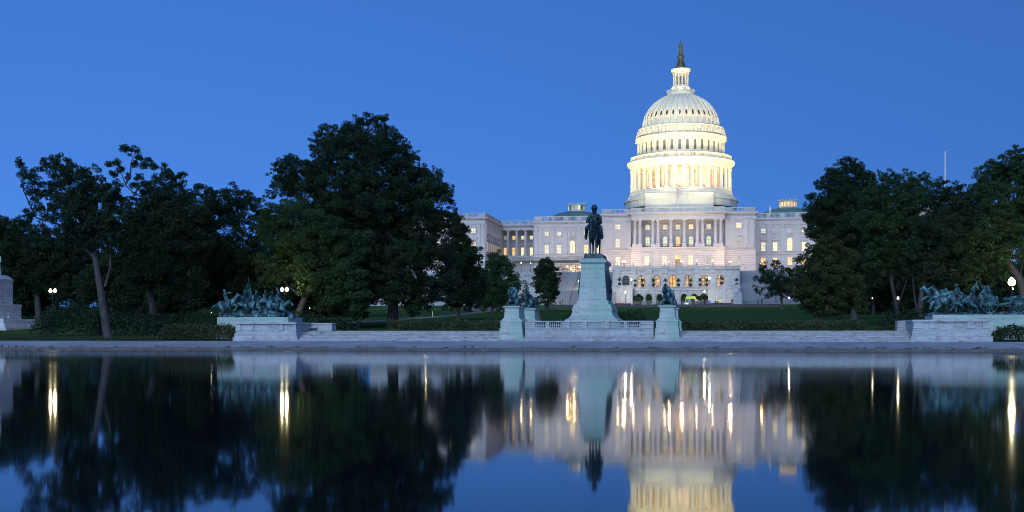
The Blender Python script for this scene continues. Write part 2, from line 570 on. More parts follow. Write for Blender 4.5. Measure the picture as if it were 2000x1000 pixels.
def column(parent, x, y, z0, z1, r, m='sandstone', seg=14):
    b = MB()
    b.cbox(x, y, z0, r * 2.7, r * 2.7, .35)
    h = z1 - z0
    b.lathe(x, y, [(r * 1.25, z0 + .353), (r * 1.28, z0 + .6), (r, z0 + .75), (r * .99, z0 + h * .4), (r * .85, z1 - 1.25 * r * 1.5), (r * .95, z1 - 1.2 * r * 1.5), (r * .9, z1 - 1.8 * r * .5), (r * 1.25, z1 - .35)], seg)
    b.cbox(x, y, z1 - .347, r * 2.7, r * 2.7, .345)
    k = len(b.v)
    return b.build('column', m, parent)
def pilaster(b, x, Y, z0, z1, w_=1.15):
    b.box(x - w_ / 2, x + w_ / 2, Y - .35, Y - .001, z0 + .5, z1 - 1.1)
    b.box(x - w_ / 2 - .15, x + w_ / 2 + .15, Y - .45, Y - .002, z0, z0 + .497)
    b.frust(x, Y - .2, z1 - 1.097, z1 - .2, w_ / 2, .2, w_ / 2 + .25, .38)
    b.box(x - w_ / 2 - .27, x + w_ / 2 + .27, Y - .6, Y - .003, z1 - .197, z1)

ZT, ZB, ZC, ZE, ZS = 45.1, 43.55, 43.4, 40.9, 30.4     # parapet top, foot, cornice top, column top, string course
# --- central block
cb = MB()
cb.box(-26.5, -16.2, 421, 470, 30.403, ZC - .4)
cb.box(16.2, 26.5, 421, 470, 30.403, ZC - .4)
cb.box(-16.2, 16.2, 424.2, 470, 31.35, ZC - .4)                   # wall behind the columns
cb.box(-16.0, 16.0, 417.7, 424.19, ZE + .02, ZC - .402)           # entablature over the portico
cb.box(-16.0, 16.0, 417.6, 424.1, ZE + .9, ZE + 1.1)
cb.box(-16.3, 16.3, 417.2, 424.3, 30.85, 31.345)                  # portico floor
cb.box(-26.9, -16.31, 420.6, 424, 30.403, 30.75); cb.box(16.31, 26.9, 420.6, 424, 30.403, 30.75)
for s in (-1, 1):
    for x in (16.9, 18.7, 23.4, 25.4):
        pilaster(cb, s * x, 421, 31.2, ZE)
    cb.box(*sorted((s * 16.2, s * 26.8)), 420.7, 421.2, ZE + .02, ZE + 1.0)
    for x in (-15.2,):
        pass
CB = cb.build('central_block', 'sandstone', cap)
rb = MB()
rb.box(-16.0, 16.0, 417.8, 424, 9.9, 30.40)
for x0, x1 in ((-26.6, -16.01), (16.01, 26.6)):
    rb.box(x0, x1, 420.9, 470, 9.9, 30.40)
rb.box(-16.35, 16.35, 417.45, 424.2, 30.403, 30.84)
for x in (-10.6, -4.5, 0, 4.5, 10.6):                                  # raised window surrounds of the base storey
    rb.box(x - 2.0, x - 1.75, 417.5, 417.79, 24.2, 29.6); rb.box(x + 1.75, x + 2.0, 417.5, 417.79, 24.2, 29.6); rb.box(x - 2.0, x + 2.0, 417.4, 417.79, 29.603, 29.85)
for s in (-1, 1):
    rb.box(s * 20.9 - 2.0, s * 20.9 + 2.0, 420.6, 420.89, 29.6, 29.85)
    rb.box(s * 20.9 - 2.0, s * 20.9 - 1.75, 420.65, 420.89, 24.2, 29.597); rb.box(s * 20.9 + 1.75, s * 20.9 + 2.0, 420.65, 420.89, 24.2, 29.597)
RB = rb.build('base_storey', 'rustic', cap)
co = MB()
cornice(co, -16.0, 16.0, 417.7, ZC, 1.0, 424)
cornice(co, 17.05, 26.5, 421, ZC, 1.0, 424); cornice(co, -26.5, -17.05, 421, ZC, 1.0, 424)
co.box(26.5, 27.4, 421.5, 470, ZC - .4, ZC); co.box(-27.4, -26.5, 421.5, 470, ZC - .4, ZC)
co.build('cornice', 'sandstone', cap)
pb = MB()
parapet(pb, -16.2, 16.2, 417.9, ZC + .003, ZT, [(-12.4, -8.6), (-6.4, -2.6), (-1.9, 1.9), (2.6, 6.4), (8.6, 12.4)])
parapet(pb, 16.25, 26.4, 421.2, ZC + .003, ZT, [(18.8, 22.8)]); parapet(pb, -26.4, -16.25, 421.2, ZC + .003, ZT, [(-22.8, -18.8)])
parapet_y(pb, 421.72, 442, -26.4, ZC + .003, ZT, 4); parapet_y(pb, 421.72, 442, 26.4, ZC + .003, ZT, 4)
pb.build('balustrade', 'sandstone', cap)
for x in (2.3, 6.75, 8.55, 12.95, 14.75):
    for s in (-1, 1):
        column(cap, s * x, 418.4, 32.3, ZE, .55)
for a, c in ((-2.95, -1.65), (1.65, 2.95), (6.05, 9.25), (-9.25, -6.05), (12.2, 15.6), (-15.6, -12.2)):
    MB().box(a, c, 417.55, 419.3, 31.35, 32.295).build('column_pedestal', 'sandstone', cap)
for i, x in enumerate((-10.6, -4.5, 0, 4.5, 10.6)):
    window(cap, x, 424.2, 38.0, 39.6, 1.45, 'rect', ('pane_pale', 'pane_pale', 'pane_pale', 'pane_cream', 'pane_pale')[i])
    window(cap, x, 424.2, 31.9, 35.5, 1.5, 'arch', ('pane_pale', 'pane_pale', 'pane_warm', 'pane_pale', 'pane_pale')[i])
    rl = MB()
    rl.box(x - 1.45, x + 1.45, 417.55, 417.62, 32.2, 32.27)
    for k in range(12):
        rl.box(x - 1.4 + k * .25, x - 1.33 + k * .25, 417.56, 417.61, 31.36, 32.2)
    for k in range(11):
        rl.box(x - 1.38 + k * .25, x - 1.2 + k * .25, 417.57, 417.6, 31.4, 31.75)
    rl.build('balcony_rail', 'iron', cap)
    if x:
        window(cap, x, 417.8, 25.3, 28.3, 1.5, 'rect', ('pane_cream', 'pane_pale', '', 'pane_cream', 'pane_dim')[i])
dr = MB()
dr.box(-1.15, 1.15, 417.3, 417.78, 28.5, 28.8); dr.box(-1.15, -.85, 417.35, 417.78, 24.2, 28.495); dr.box(.85, 1.15, 417.35, 417.78, 24.2, 28.495)
d_ = dr.build('door', 'sandstone', cap)
MB().box(-.84, .84, 417.62, 417.74, 24.3, 27.1).build('door_leaf', mat('door_wood', (.30, .21, .13), .5), d_)
MB().box(-.84, .84, 417.62, 417.74, 27.2, 28.45).build('transom', 'pane_warm', d_)
for s in (-1, 1):
    window(cap, s * 20.9, 421, 38.0, 39.6, 1.75, 'rect', 'pane_cream' if s > 0 else 'pane_pale')
    window(cap, s * 20.9, 421, 31.6, 34.6, 1.45, 'rect', 'pane_dim' if s > 0 else 'pane_pale', 'tri')
    window(cap, s * 20.9, 420.9, 25.3, 28.3, 1.45, 'rect', 'pane_dim' if s > 0 else 'pane_pale')
MB().box(-26.2, 26.2, 424.5, 470, ZC - .39, ZC + .2).build('roof', 'lead', cap)

# --- the two older wings, the set-back connectors and the two outer wings
for s in (-1, 1):
    wg = MB()
    a, c = sorted((s * 26.62, s * 53.7))
    wg.box(a, c, 442, 475, 9.9, ZC - .4)
    wg.box(a, c, 441.6, 441.99, 30.0, 30.45); wg.box(a, c, 441.7, 441.99, ZE - .2, ZE + .25)
    for x in (27.9, 31.9, 36.7, 42.0, 46.7, 51.2, 52.9):
        pilaster(wg, s * x, 442, 30.9, ZE - .2)
    for x in (39.35,):                                      # blind arch round the middle bay
        ring_prism(wg, arch_pts(s * x, 4.4, 30.9, 38.3, 12), arch_pts(s * x, 3.7, 30.9, 38.3, 12), 441.75, 441.99)
    W = wg.build('wing', 'sandstone', cap)
    cc = MB(); cornice(cc, a, c, 442, ZC - .3, .9, 444)
    parapet(cc, a, c, 442.2, ZC - .297, ZT - .1, [(s * x - 1.7 if True else 0, s * x + 1.7) for x in (29.6, 34.2, 39.35, 44.3, 48.9)])
    cc.build('cornice', 'sandstone', W)
    MB().box(a, c, 444.1, 475, ZC - .39, ZC - .1).build('roof', 'lead', W)
    for i, x in enumerate((30.0, 34.2, 39.35, 44.3, 48.9)):
        pl = [('pane_pale', 'pane_dim', 'pane_dim', 'pane_cream', 'pane_pale'), ('pane_cream', 'pane_cream', 'pane_dim', 'pane_pale', 'pane_pale')][s < 0][i]
        pm = [('pane_pale', 'pane_cream', 'pane_cream', 'pane_cream', 'pane_pale'), ('pane_cream', 'pane_warm', 'pane_cream', 'pane_pale', 'pane_pale')][s < 0][i]
        if i == 2:
            window(W, s * x, 442, 38.45, 39.3, 1.5, 'round', 'pane_dim')
            window(W, s * x, 442, 31.3, 35.9, 1.75, 'arch', pm, 'bar')
        else:
            window(W, s * x, 442, 37.8, 39.25, 1.5, 'rect', pl)
            window(W, s * x, 442, 31.2, 34.3, 1.45, 'rect', pm, 'seg')
        window(W, s * x, 442, 26.2, 28.8, 1.5, 'rect', 'pane_warm' if s > 0 else 'pane_dim')
    # connector
    cn = MB()
    a, c = sorted((s * 53.71, s * 68.99))
    cn.box(a, c, 463, 480, 9.9, ZC - .4)
    cn.box(a, c, 456.2, 462.99, 9.9, 31.4)
    cn.box(a, c, 456.6, 462.99, 41.35, ZC - .4)
    K = cn.build('connector', 'sandstone', cap)
    cc = MB(); cornice(cc, a + .95, c - .95, 456.6, ZC, .9, 462); parapet(cc, a, c, 456.9, ZC + .003, ZT, [(a + .8 + i * 3.6, a + 3.5 + i * 3.6) for i in range(4)])
    cc.build('cornice', 'sandstone', K)
    for i in range(4):
        column(K, s * (55.9 + 3.45 * i), 457.6, 31.4, 41.35, .58)
    for i in range(4):
        x = s * (57.7 + 3.45 * i)
        window(K, x, 463, 38.2, 39.6, 1.5, 'rect', ('pane_pale', 'pane_pale', 'pane_warm', 'pane_dim')[i])
        window(K, x, 463, 31.9, 35.0, 1.5, 'rect', ('pane_cream', 'pane_cream', 'pane_warm', 'pane_warm')[i], 'seg')
    # outer wing
    ow = MB()
    a, c = sorted((s * 69.0, s * 112.0))
    ow.box(a, c, 425, 485, 9.9, ZC - .4)
    ow.box(a - .35, c + .35, 424.6, 485.2, 30.0, 30.5); ow.box(a - .25, c + .25, 424.75, 485.1, ZE - .1, ZE + .3)
    for x in (70.0, 71.2, 75.4, 79.9, 84.4, 88.9, 93.4, 97.9, 102.4, 106.9, 111):
        pilaster(ow, s * x, 425, 30.9, ZE - .1, 1.1)
    k0 = len(ow.v)                                           # side facing the old wing
    for i in range(9):
        pilaster(ow, i * 4.15 + .8, 0, 30.9, ZE - .1, 1.0)
    for i in range(k0, len(ow.v)):
        x, y, z = ow.v[i]
        ow.v[i] = (s * (69.0 + y), 425 + x, z)
    O = ow.build('outer_wing', 'sandstone', cap)
    cc = MB(); cornice(cc, a, c, 425, ZC, 1.0, 485)
    parapet(cc, a, c, 425.2, ZC + .003, ZT, [(s * x - 1.6, s * x + 1.6) for x in (73.3, 77.7, 82.2, 86.7, 91.2, 95.7, 100.2, 104.7, 109.2)])
    parapet_y(cc, 425.8, 462, s * 69.3, ZC + .003, ZT, 8)
    cc.build('cornice', 'sandstone', O)
    for i in range(9):
        x = s * (73.3 + i * 4.48)
        window(O, x, 425, 37.8, 39.4, 1.5, 'rect', ('pane_pale', 'pane_dim')[i % 2])
        window(O, x, 425, 31.3, 34.6, 1.5, 'rect', ('pane_cream', 'pane_pale')[i % 2], 'seg')
    for i in range(7):
        y = 428.2 + i * 4.15
        tn = (s * 69.0, y, s * math.pi / 2 * -1 if s > 0 else math.pi / 2)
        window(O, s * 69.0, y, 37.8, 39.4, 1.4, 'rect', 'pane_dim', None, turn=tn)
        window(O, s * 69.0, y, 31.3, 34.6, 1.4, 'rect', ('pane_cream', 'pane_warm')[i % 2], 'seg', turn=tn)

# --- the two low green domes with lantern cupolas
for s in (-1, 1):
    b = MB()
    b.lathe(s * 39.8, CY, [(11.5, 44.0), (11.3, 45.0), (9.6, 46.6), (7, 47.7), (4.2, 48.3), (3.7, 48.4)], 40)
    cu = b.build('low_dome', 'lead', cap, True)
    b = MB()
    b.lathe(s * 39.8, CY, [(3.4, 48.4), (3.4, 48.75), (3.05, 48.8), (3.05, 50.75), (3.5, 50.8), (3.6, 51.15), (3.3, 51.2), (.3, 51.6)], 32)
    for k in range(16):
        t = 2 * math.pi * (k + .5) / 16
        b.cbox(s * 39.8 + 3.4 * math.cos(t), CY + 3.4 * math.sin(t), 51.15, .3, .3, .45)
        k0 = len(b.v); b.cbox(s * 39.8, CY - 3.13, 48.8, .42, .26, 1.96); b.rot(k0, s * 39.8, CY, t)
    lt = b.build('cupola', 'dome', cu)
    for k in range(16):
        p = MB(); p.box(s * 39.8 - .36, s * 39.8 + .36, CY - 3.12, CY - 3.0, 49.0, 50.6); p.rot(0, s * 39.8, CY, 2 * math.pi * k / 16)
        p.build('pane', ('pane_warm' if s > 0 else ('pane_dim', 'pane_pale', 'glassdark')[k % 3]), cu)

# --- the great dome
def dz(py):
    return 1.5 + (651 - py) / 5.13
def dr_(px):
    return px / 5.13
dm = MB()
P = lambda *a: [(dr_(r), dz(y)) for r, y in a]
dm.lathe(0, CY, P((100, 410), (100, 381), (97, 378), (97, 376.5)), 72)
dm.lathe(0, CY, P((76, 377), (76, 334), (60, 333)), 72)                                    # inner drum behind the columns
dm.lathe(0, CY, P((97, 334), (97, 330), (99, 329.5), (99, 325.5), (103, 324), (104, 320.5), (101, 319.5), (98, 319), (94, 318.8)), 72)
dm.lathe(0, CY, P((90, 319), (88, 312), (84, 307), (82.5, 306), (82.5, 283), (84, 282.5), (84, 278.5), (88, 276.5), (88.5, 273), (85, 272)), 72)
dm.lathe(0, CY, P((82, 272), (82, 270), (80.5, 269), (80.5, 257), (83, 256.5), (83, 254.5), (76, 253.5), (74, 251)), 72)
D_ = dm.build('dome', 'dome', cap, True)
# octagon-like stepped skirt under the drum
sk = MB()
sk.lathe(0, CY, P((108, 410), (108, 398), (111, 397), (111, 394.5), (106, 393), (104, 388), (101.5, 386)), 24)
sk.box(-12.3, 12.3, CY - 22.5, CY, 45, dz(393.5)); sk.box(-12.6, 12.6, CY - 22.8, CY, dz(393.5) + .003, dz(391.5)); sk.box(-12.2, 12.2, CY - 22.2, CY, dz(391.5) + .003, dz(389))
sk.build('dome_skirt', 'dome', cap, False)
# ribbed shell
sh = MB()
prof = []
for k in range(21):
    t = k / 20 * R(81)
    prof.append((dr_(72 * math.cos(t)) if True else 0, dz(251) + dr_(66.5) * math.sin(t)))
sh.lathe(0, CY, prof, 72)
for k in range(36):                                                                       # 36 ribs
    t0 = 2 * math.pi * (k + .5) / 36
    vs, fs = [], []
    for r, z in prof:
        hw = .24 + .36 * r / prof[0][0]
        for q, rr in ((-1, r - .1), (-.6, r + .58), (.6, r + .58), (1, r - .1)):
            a = t0 + q * hw / max(r, .5) * .5
            vs.append((rr * math.cos(a), CY + rr * math.sin(a), z + (.12 if abs(q) < 1 else 0)))
    for i in range(len(prof) - 1):
        for j in range(3):
            fs.append((4 * i + j, 4 * i + j + 1, 4 * i + 5 + j, 4 * i + 4 + j))
    sh.add(vs, fs)
sh.build('dome_shell', 'dome', D_, True)
for k in range(36):                                                                       # oval windows between the ribs, low on the shell
    t = 2 * math.pi * k / 36
    el = math.asin((dz(231) - dz(251)) / dr_(66.5))
    r = dr_(72 * math.cos(el))
    b = MB(); p = MB()
    tilt = .36
    def oval(rx, rz, off, n=14):
        return [(rx * math.cos(2 * math.pi * i / n), rz * math.sin(2 * math.pi * i / n), off) for i in range(n)]
    def put(vv):
        out = []
        for u, v, o_ in vv:
            rr = r + o_ - v * tilt
            out.append((rr * math.cos(t) - u * math.sin(t), CY + rr * math.sin(t) + u * math.cos(t), dz(231) + v))
        return out
    A, B_, C_ = put(oval(.66, 1.35, .45)), put(oval(.40, 1.0, .45)), put(oval(.66, 1.35, -.2))
    n = 14
    b.add(A + B_ + C_, [(i, (i + 1) % n, n + (i + 1) % n, n + i) for i in range(n)] + [(2 * n + i, 2 * n + (i + 1) % n, (i + 1) % n, i) for i in range(n)])
    b.add(put([(-.5, 1.3, .5), (.5, 1.3, .5), (.5, 1.75, .5), (-.5, 1.75, .5), (-.5, 1.3, -.2), (.5, 1.3, -.2), (.5, 1.75, -.2), (-.5, 1.75, -.2)]), [(0, 1, 2, 3), (4, 0, 3, 7), (1, 5, 6, 2), (3, 2, 6, 7), (4, 5, 1, 0)])
    f = b.build('window', 'dome', D_)
    p.add(put(oval(.42, 1.02, .30)), [tuple(range(n))])
    # outlines face outwards
    p.build('window_pane', 'glassdark', D_)
# peristyle: 36 columns, balustrade above, arched glowing windows behind
for k in range(36):
    t = 2 * math.pi * (k + .5) / 36
    column(D_, dr_(94.5) * math.cos(t), CY + dr_(94.5) * math.sin(t), dz(376.4), dz(334.1), .60, 'dome', 12)
def ring_window(name, k, n, rad, z0, z1, wd, m, off=.5, fm='dome', fw=.35):
    t = 2 * math.pi * (k + off) / n
    b = MB(); p = MB()
    zs = z1 - wd / 2
    ring_prism(b, arch_pts(0, wd + 2 * fw, z0, zs), arch_pts(0, wd, z0, zs), CY - rad - .3, CY - rad + .3)
    p.prism(arch_pts(0, wd, z0, zs), CY - rad - .06, CY - rad + .05)
    b.rot(0, 0, CY, t); p.rot(0, 0, CY, t)
    f = b.build(name, fm, D_)
    p.build('window_pane', m, D_)
for k in range(36):
    a = ((2 * math.pi * k / 36 + math.pi) % (2 * math.pi)) - math.pi
    ring_window('window', k, 36, dr_(76), dz(372), dz(340), 1.35, 'pane_peri_hot' if abs(a) < .25 or abs(a - .62) < .1 else 'pane_peri', 0.0)
for k in range(36):
    ring_window('window', k, 36, dr_(82.5), dz(303.5), dz(284), 1.05, 'pane_olive', 0.0)
    t = 2 * math.pi * (k + .5) / 36
for k in range(36):
    pl = MB()
    for q in (-.16, .16):
        k0 = len(pl.v)
        pl.cbox(0, CY - dr_(83.2), dz(305), .42, .5, dz(282.8) - dz(305)); pl.rot(k0, 0, CY, 2 * math.pi * (k + .5 + q) / 36)
    pl.build('paired_pilaster', 'dome', D_)
    pl = MB(); pl.frust(0, CY - dr_(83.5), dz(269), dz(261), .55, .75, .3, .3); pl.rot(0, 0, CY, 2 * math.pi * k / 36); pl.build('scroll_ornament', 'dome', D_)
pl = MB()
for k in range(36):
    k0 = len(pl.v); pl.cbox(0, CY - dr_(82), dz(269), .55, .9, dz(257) - dz(269)); pl.rot(k0, 0, CY, 2 * math.pi * (k + .5) / 36)
    k0 = len(pl.v); pl.cbox(0, CY - dr_(101.2), dz(323.6), .5, .9, .5); pl.rot(k0, 0, CY, 2 * math.pi * k / 36)
for k in range(108):
    k0 = len(pl.v); pl.cbox(0, CY - dr_(86.3), dz(278.2), .42, .7, .36); pl.rot(k0, 0, CY, 2 * math.pi * k / 108)
    k0 = len(pl.v); pl.cbox(0, CY - dr_(101), dz(325.4), .40, .75, .30); pl.rot(k0, 0, CY, 2 * math.pi * k / 108)
pl.lathe(0, CY, [(dr_(101.0), dz(323.4)), (dr_(101.0), dz(322.9)), (dr_(95), dz(322.9)), (dr_(95), dz(323.4))], 72)
tag(pl.build('dentil_course', 'dome', D_), kind='stuff')
bl = MB()
bl.lathe(0, CY, P((95.5, 319), (97.5, 319), (97.5, 317.5), (95.5, 317.5)), 72); bl.lathe(0, CY, P((95.3, 311.5), (97.8, 311.5), (97.8, 309.8), (95.3, 309.8)), 72)
for k in range(180):
    k0 = len(bl.v)
    if k % 5 == 0:
        bl.cbox(0, CY - dr_(96.5), dz(317.5), 1.0, .4, dz(311.5) - dz(317.5))
    else:
        bl.cbox(0, CY - dr_(96.5), dz(317.5), .24, .24, dz(311.5) - dz(317.5))
    bl.rot(k0, 0, CY, 2 * math.pi * k / 180)
bl.build('balustrade', 'dome', D_)
# lantern (tholos) on the top
ln = MB()
ln.lathe(0, CY, P((16, 190), (25, 188.5), (27.5, 188), (27.5, 182.5), (26, 182.3), (26, 181.5), (17.5, 180), (17, 175), (18.5, 174), (18.5, 171.5), (16, 171)), 36)
ln.lathe(0, CY, P((9.5, 171), (9.5, 144)), 24)
ln.lathe(0, CY, P((15.5, 144.5), (15.5, 142.5), (18.5, 140.5), (19.3, 136.5), (17, 135.5), (13, 134.5)), 36)
for k in range(24):
    k0 = len(ln.v); ln.cbox(0, CY - dr_(26.4), dz(181.5), .5, .3, .8); ln.rot(k0, 0, CY, 2 * math.pi * k / 24)
L_ = ln.build('lantern', 'dome', cap, True)
for k in range(12):
    t = 2 * math.pi * (k + .5) / 12
    column(L_, dr_(13.6) * math.cos(t), CY + dr_(13.6) * math.sin(t), dz(171), dz(144.5), .36, 'dome', 10)
for k in range(12):
    p = MB(); p.prism(arch_pts(0, .6, dz(166), dz(152)), CY - dr_(9.5) - .08, CY - dr_(9.5) + .1); p.rot(0, 0, CY, 2 * math.pi * k / 12)
    p.build('window_pane', 'glassdark', L_)
bp = MB()
bp.lathe(0, CY, P((12, 134.6), (11.5, 131.5), (8, 130), (6.3, 126), (5.0, 121), (4.5, 117), (6.5, 116), (7, 112.5), (6, 109), (3.4, 107), (3.4, 106)), 24)
for k in range(12):
    k0 = len(bp.v); bp.frust(0, CY - dr_(7.0), dz(130), dz(121), .16, .42, .1, .1); bp.rot(k0, 0, CY, 2 * math.pi * k / 12)
bp.build('crown_base', 'top_bronze', L_, True)

# ------------------------------------------------------------------ floodlights that light the dome (rings on the roof and behind each balustrade)
def floodlight(loc, aim, power, cone=70, blend=.8, col=(1.0, .80, .38), rad=.3, label='small floodlight on the roof aimed up at the dome', group='floodlights round the dome'):
    t = thing('floodlight', label, 'floodlight', loc, group)
    b = MB()
    x, y, z = loc
    b.cbox(x, y, z - .45, .5, .5, .08); b.tube([(x, y, z - .37), (x, y, z - .12)], .05, 6); b.lathe(x, y, [(.12, z - .15), (.2, z - .1), (.24, z + .02)], 10)
    b.build('housing', 'iron', t)
    b = MB(); b.lathe(x, y, [(.22, z + .022), (.02, z + .03)], 10, False); b.build('lens', 'flood', t)
    ld = bpy.data.lights.new('floodlight_lamp', 'SPOT')
    ld.energy = power; ld.spot_size = R(cone); ld.spot_blend = blend; ld.color = col; ld.shadow_soft_size = rad
    lo = bpy.data.objects.new('floodlight_lamp', ld)
    COL.objects.link(lo)
    lo.parent = t
    lo.location = (0, 0, .06)
    d = Vector(aim) - (Vector(loc) + Vector((0, 0, .06)))
    lo.rotation_euler = d.to_track_quat('-Z', 'Y').to_euler()
    return t
def flood_ring(n, ring, z, aim_r, aim_z, power, cone, **kw):
    for k in range(n):
        t = 2 * math.pi * (k + .5) / n
        floodlight((ring * math.cos(t), CY + ring * math.sin(t), z), (aim_r * math.cos(t), CY + aim_r * math.sin(t), aim_z), power, cone, **kw)
flood_ring(12, 34.0, 44.6, 14.0, 66.0, 2500, 80)
for x, y in ((-48, 446), (-47, 474), (48, 446), (47, 474), (-14, 419.3), (14, 419.3)):
    floodlight((x, y, 45.2), (0, CY, 84), 95000, 54, label='floodlight on the lower roofs aimed at the upper dome', group='floodlights on the lower roofs')
flood_ring(24, dr_(91), dz(317.3), dr_(84), dz(288), 110, 150, rad=.5, label='floodlight behind the balustrade over the dome columns', group='floodlights behind the dome balustrade')
flood_ring(18, dr_(86), dz(376) + .5, dr_(84), dz(340), 60, 160, rad=.4, col=(1.0, .76, .36), label='floodlight on the floor behind the dome columns', group='floodlights behind the dome columns')
flood_ring(6, dr_(23), dz(181), dr_(12), dz(155), 420, 120, label='floodlight at the foot of the lantern on the dome', group='floodlights at the foot of the lantern')
# softer ones on the terrace light the facade
def facade_light(x, y, z, yf, power):
    floodlight((x, y, z + .5), (x, yf, 42), power, 120, 1.0, (1.0, .84, .74), .5, 'low floodlight on the terrace aimed up at the pale facade', 'floodlights along the facade')
for i in range(10):
    facade_light(-22.5 + 5 * i, 400.5, 22.6, 419, 1900)
for s in (-1, 1):
    for i in range(5):
        xf = 31 + 5.2 * i
        facade_light(s * xf, 421.8 if xf > 42 else 419.6, 21.3 if xf > 42 else 22.6, 442, 2100)
    for i in range(4):
        facade_light(s * (72 + 6 * i), 404, 21.3, 425, 2500)
for px in (1200, 1215, 1228, 1242, 1258, 1278, 1298, 1322, 1345, 1365, 1392, 1408, 1424, 1438):  # invented fill lamps, added to brighten the terrace walls
    x_ = X(px, 376.5)
    floodlight((x_, 376.5, 10.9), (x_, 396, 19), 230, 130, 1.0, (1.0, .90, .80), .4, 'added ground floodlight on the paving to brighten the terrace arches', 'added floodlights before the terrace')
for i in range(10):  # more added lamps, lifting the upper arcade out of the dark
    x_ = lerp(-19, 19, i / 9)
    floodlight((x_, 390.5, 16.1), (x_, 397, 21), 150, 140, 1.0, (1.0, .86, .72), .4, 'added floodlight behind the lower balustrade to brighten the upper arcade', 'added floodlights on the lower terrace')
for x, lab in ((-14, 'added searchlight, unseen behind the left hedge, aimed at the dome'), (15, 'added searchlight, unseen behind the right hedge, aimed at the dome')):  # unseen lamps added in front to even out the light on the dome
    floodlight((x, 139, G(139) + .5), (0, CY, 80), 1.35e6, 13, .6, (1.0, .84, .48), .4, lab, 'added searchlights behind the hedges')

# ------------------------------------------------------------------ the two-storey marble terrace in front of the building
YT, YL = 396.0, 388.0                           # front planes of the upper and the lower arcade
def arch_wall(b, x0, x1, y0, y1, z0, z1, arches):
    """wall with round-arched openings [(cx, width, foot z, top z)]"""
    edges = [x0] + [(a[0] + c[0]) / 2 for a, c in zip(arches, arches[1:])] + [x1]
    for (cx, w_, za, zt), e0, e1 in zip(arches, edges, edges[1:]):
        r = w_ / 2
        b.box(e0, cx - r, y0, y1, z0, z1)
        b.box(cx + r, e1, y0, y1, z0, z1)
        if za > z0 + .01:
            b.box(cx - r, cx + r, y0, y1, z0, za)
        zs = zt - r
        arc = [(cx + r * math.cos(math.pi * k / 12), zs + r * math.sin(math.pi * k / 12)) for k in range(13)]   # right to left
        b.prism(arc[::-1][:7][::-1][::-1] + [(cx, z1), (cx - r, z1)], y0, y1)
        b.prism([(cx + r, z1), (cx, z1)] + arc[::-1][6:], y0, y1)
ter = thing('stone_terrace', 'two storey marble terrace with arched windows and balustrades below the domed building', 'terrace', (0, 392, 10.3))
AX = [X(p, YT) for p in (1222.5, 1252.4, 1283, 1313.6, 1344.8, 1376, 1407)]
PX_ = [X(p, YT) for p in (1206.5, 1237.3, 1268, 1298, 1329, 1360.3, 1391.6, 1426)]
tb = MB()
arch_wall(tb, -20.6, 20.6, YT, YT + 1.2, 15.2, 22.3, [(x, 2.4, 16.5, 20.6) for x in AX])
for x in AX:
    ring_prism(tb, arch_pts(x, 4.3, 16.5, 19.4, 14), arch_pts(x, 3.7, 16.5, 19.4, 14), YT - .12, YT - .001)
for x in PX_[:7]:
    tb.box(x - .75, x + .75, YT - .35, YT - .002, 15.4, 21.2)
    tb.box(x - .95, x + .95, YT - .75, YT - .003, 21.203, 22.3)
tb.box(-20.8, 20.8, YT - .5, YT + 1.4, 22.303, 22.65)
tb.box(-20.7, 20.7, YT + 1.41, 420.5, 21.9, 22.6)
TB = tb.build('upper_arcade', 'terrace', ter)
bb = MB()
parapet(bb, -20.6, 20.6, YT - .2, 22.653, 23.55, [(a + .9, c - .9) for a, c in zip(PX_, PX_[1:])], .45)
for x in PX_[:7]:
    bb.box(x - .62, x + .62, YT - .32, YT + .35, 22.656, 23.75)
bb.build('balustrade', 'terrace', ter)
for i, x in enumerate(AX):
    mt = ('glassdark', 'pane_hall', 'pane_hall', 'pane_amber', 'pane_hall', 'pane_hall', 'pane_hall')[i]
    f = MB()
    ring_prism(f, arch_pts(x, 2.38, 16.52, 19.4, 12), arch_pts(x, 2.1, 16.6, 19.4, 12), YT + .45, YT + .6)
    f.box(x - .06, x + .06, YT + .47, YT + .58, 16.6, 20.4)
    f.box(x - 1.05, x + 1.05, YT + .46, YT + .59, 19.25, 19.42)
    f.box(x - 1.05, x + 1.05, YT + .46, YT + .585, 17.9, 18.0)
    fo = f.build('window', 'dark', ter)
    p = MB(); p.prism(arch_pts(x, 2.38, 16.52, 19.4, 12), YT + .61, YT + .70); p.build('pane', mt, fo)
# lower arcade
LX = [X(p, YL) for p in (1247.5, 1267.5, 1288, 1311, 1336, 1356, 1374)]
x0, x1 = X(1237, YL), X(1383, YL)
lb = MB()
arch_wall(lb, x0, x1, YL, YL + 1.2, 10.3, 15.25, [(x, 2.0, 10.35, 14.2) for x in LX])
lb.box(x0, x1, YL + 4.0, YL + 4.2, 10.3, 15.2)
lb.box(x0 - .01, x1 + .01, YL - .3, YT, 15.253, 15.5)
for a, c in zip(LX, LX[1:]):
    lb.box((a + c) / 2 - .45, (a + c) / 2 + .45, YL - .22, YL - .001, 10.3, 15.25)
lb.build('lower_arcade', 'terrace', ter)
lr = MB()
parapet(lr, x0, x1, YL - .1, 15.503, 16.5, [(a + .5, c - .5) for a, c in zip(LX, LX[1:])], .45)
lr.build('balustrade', 'terrace', ter)
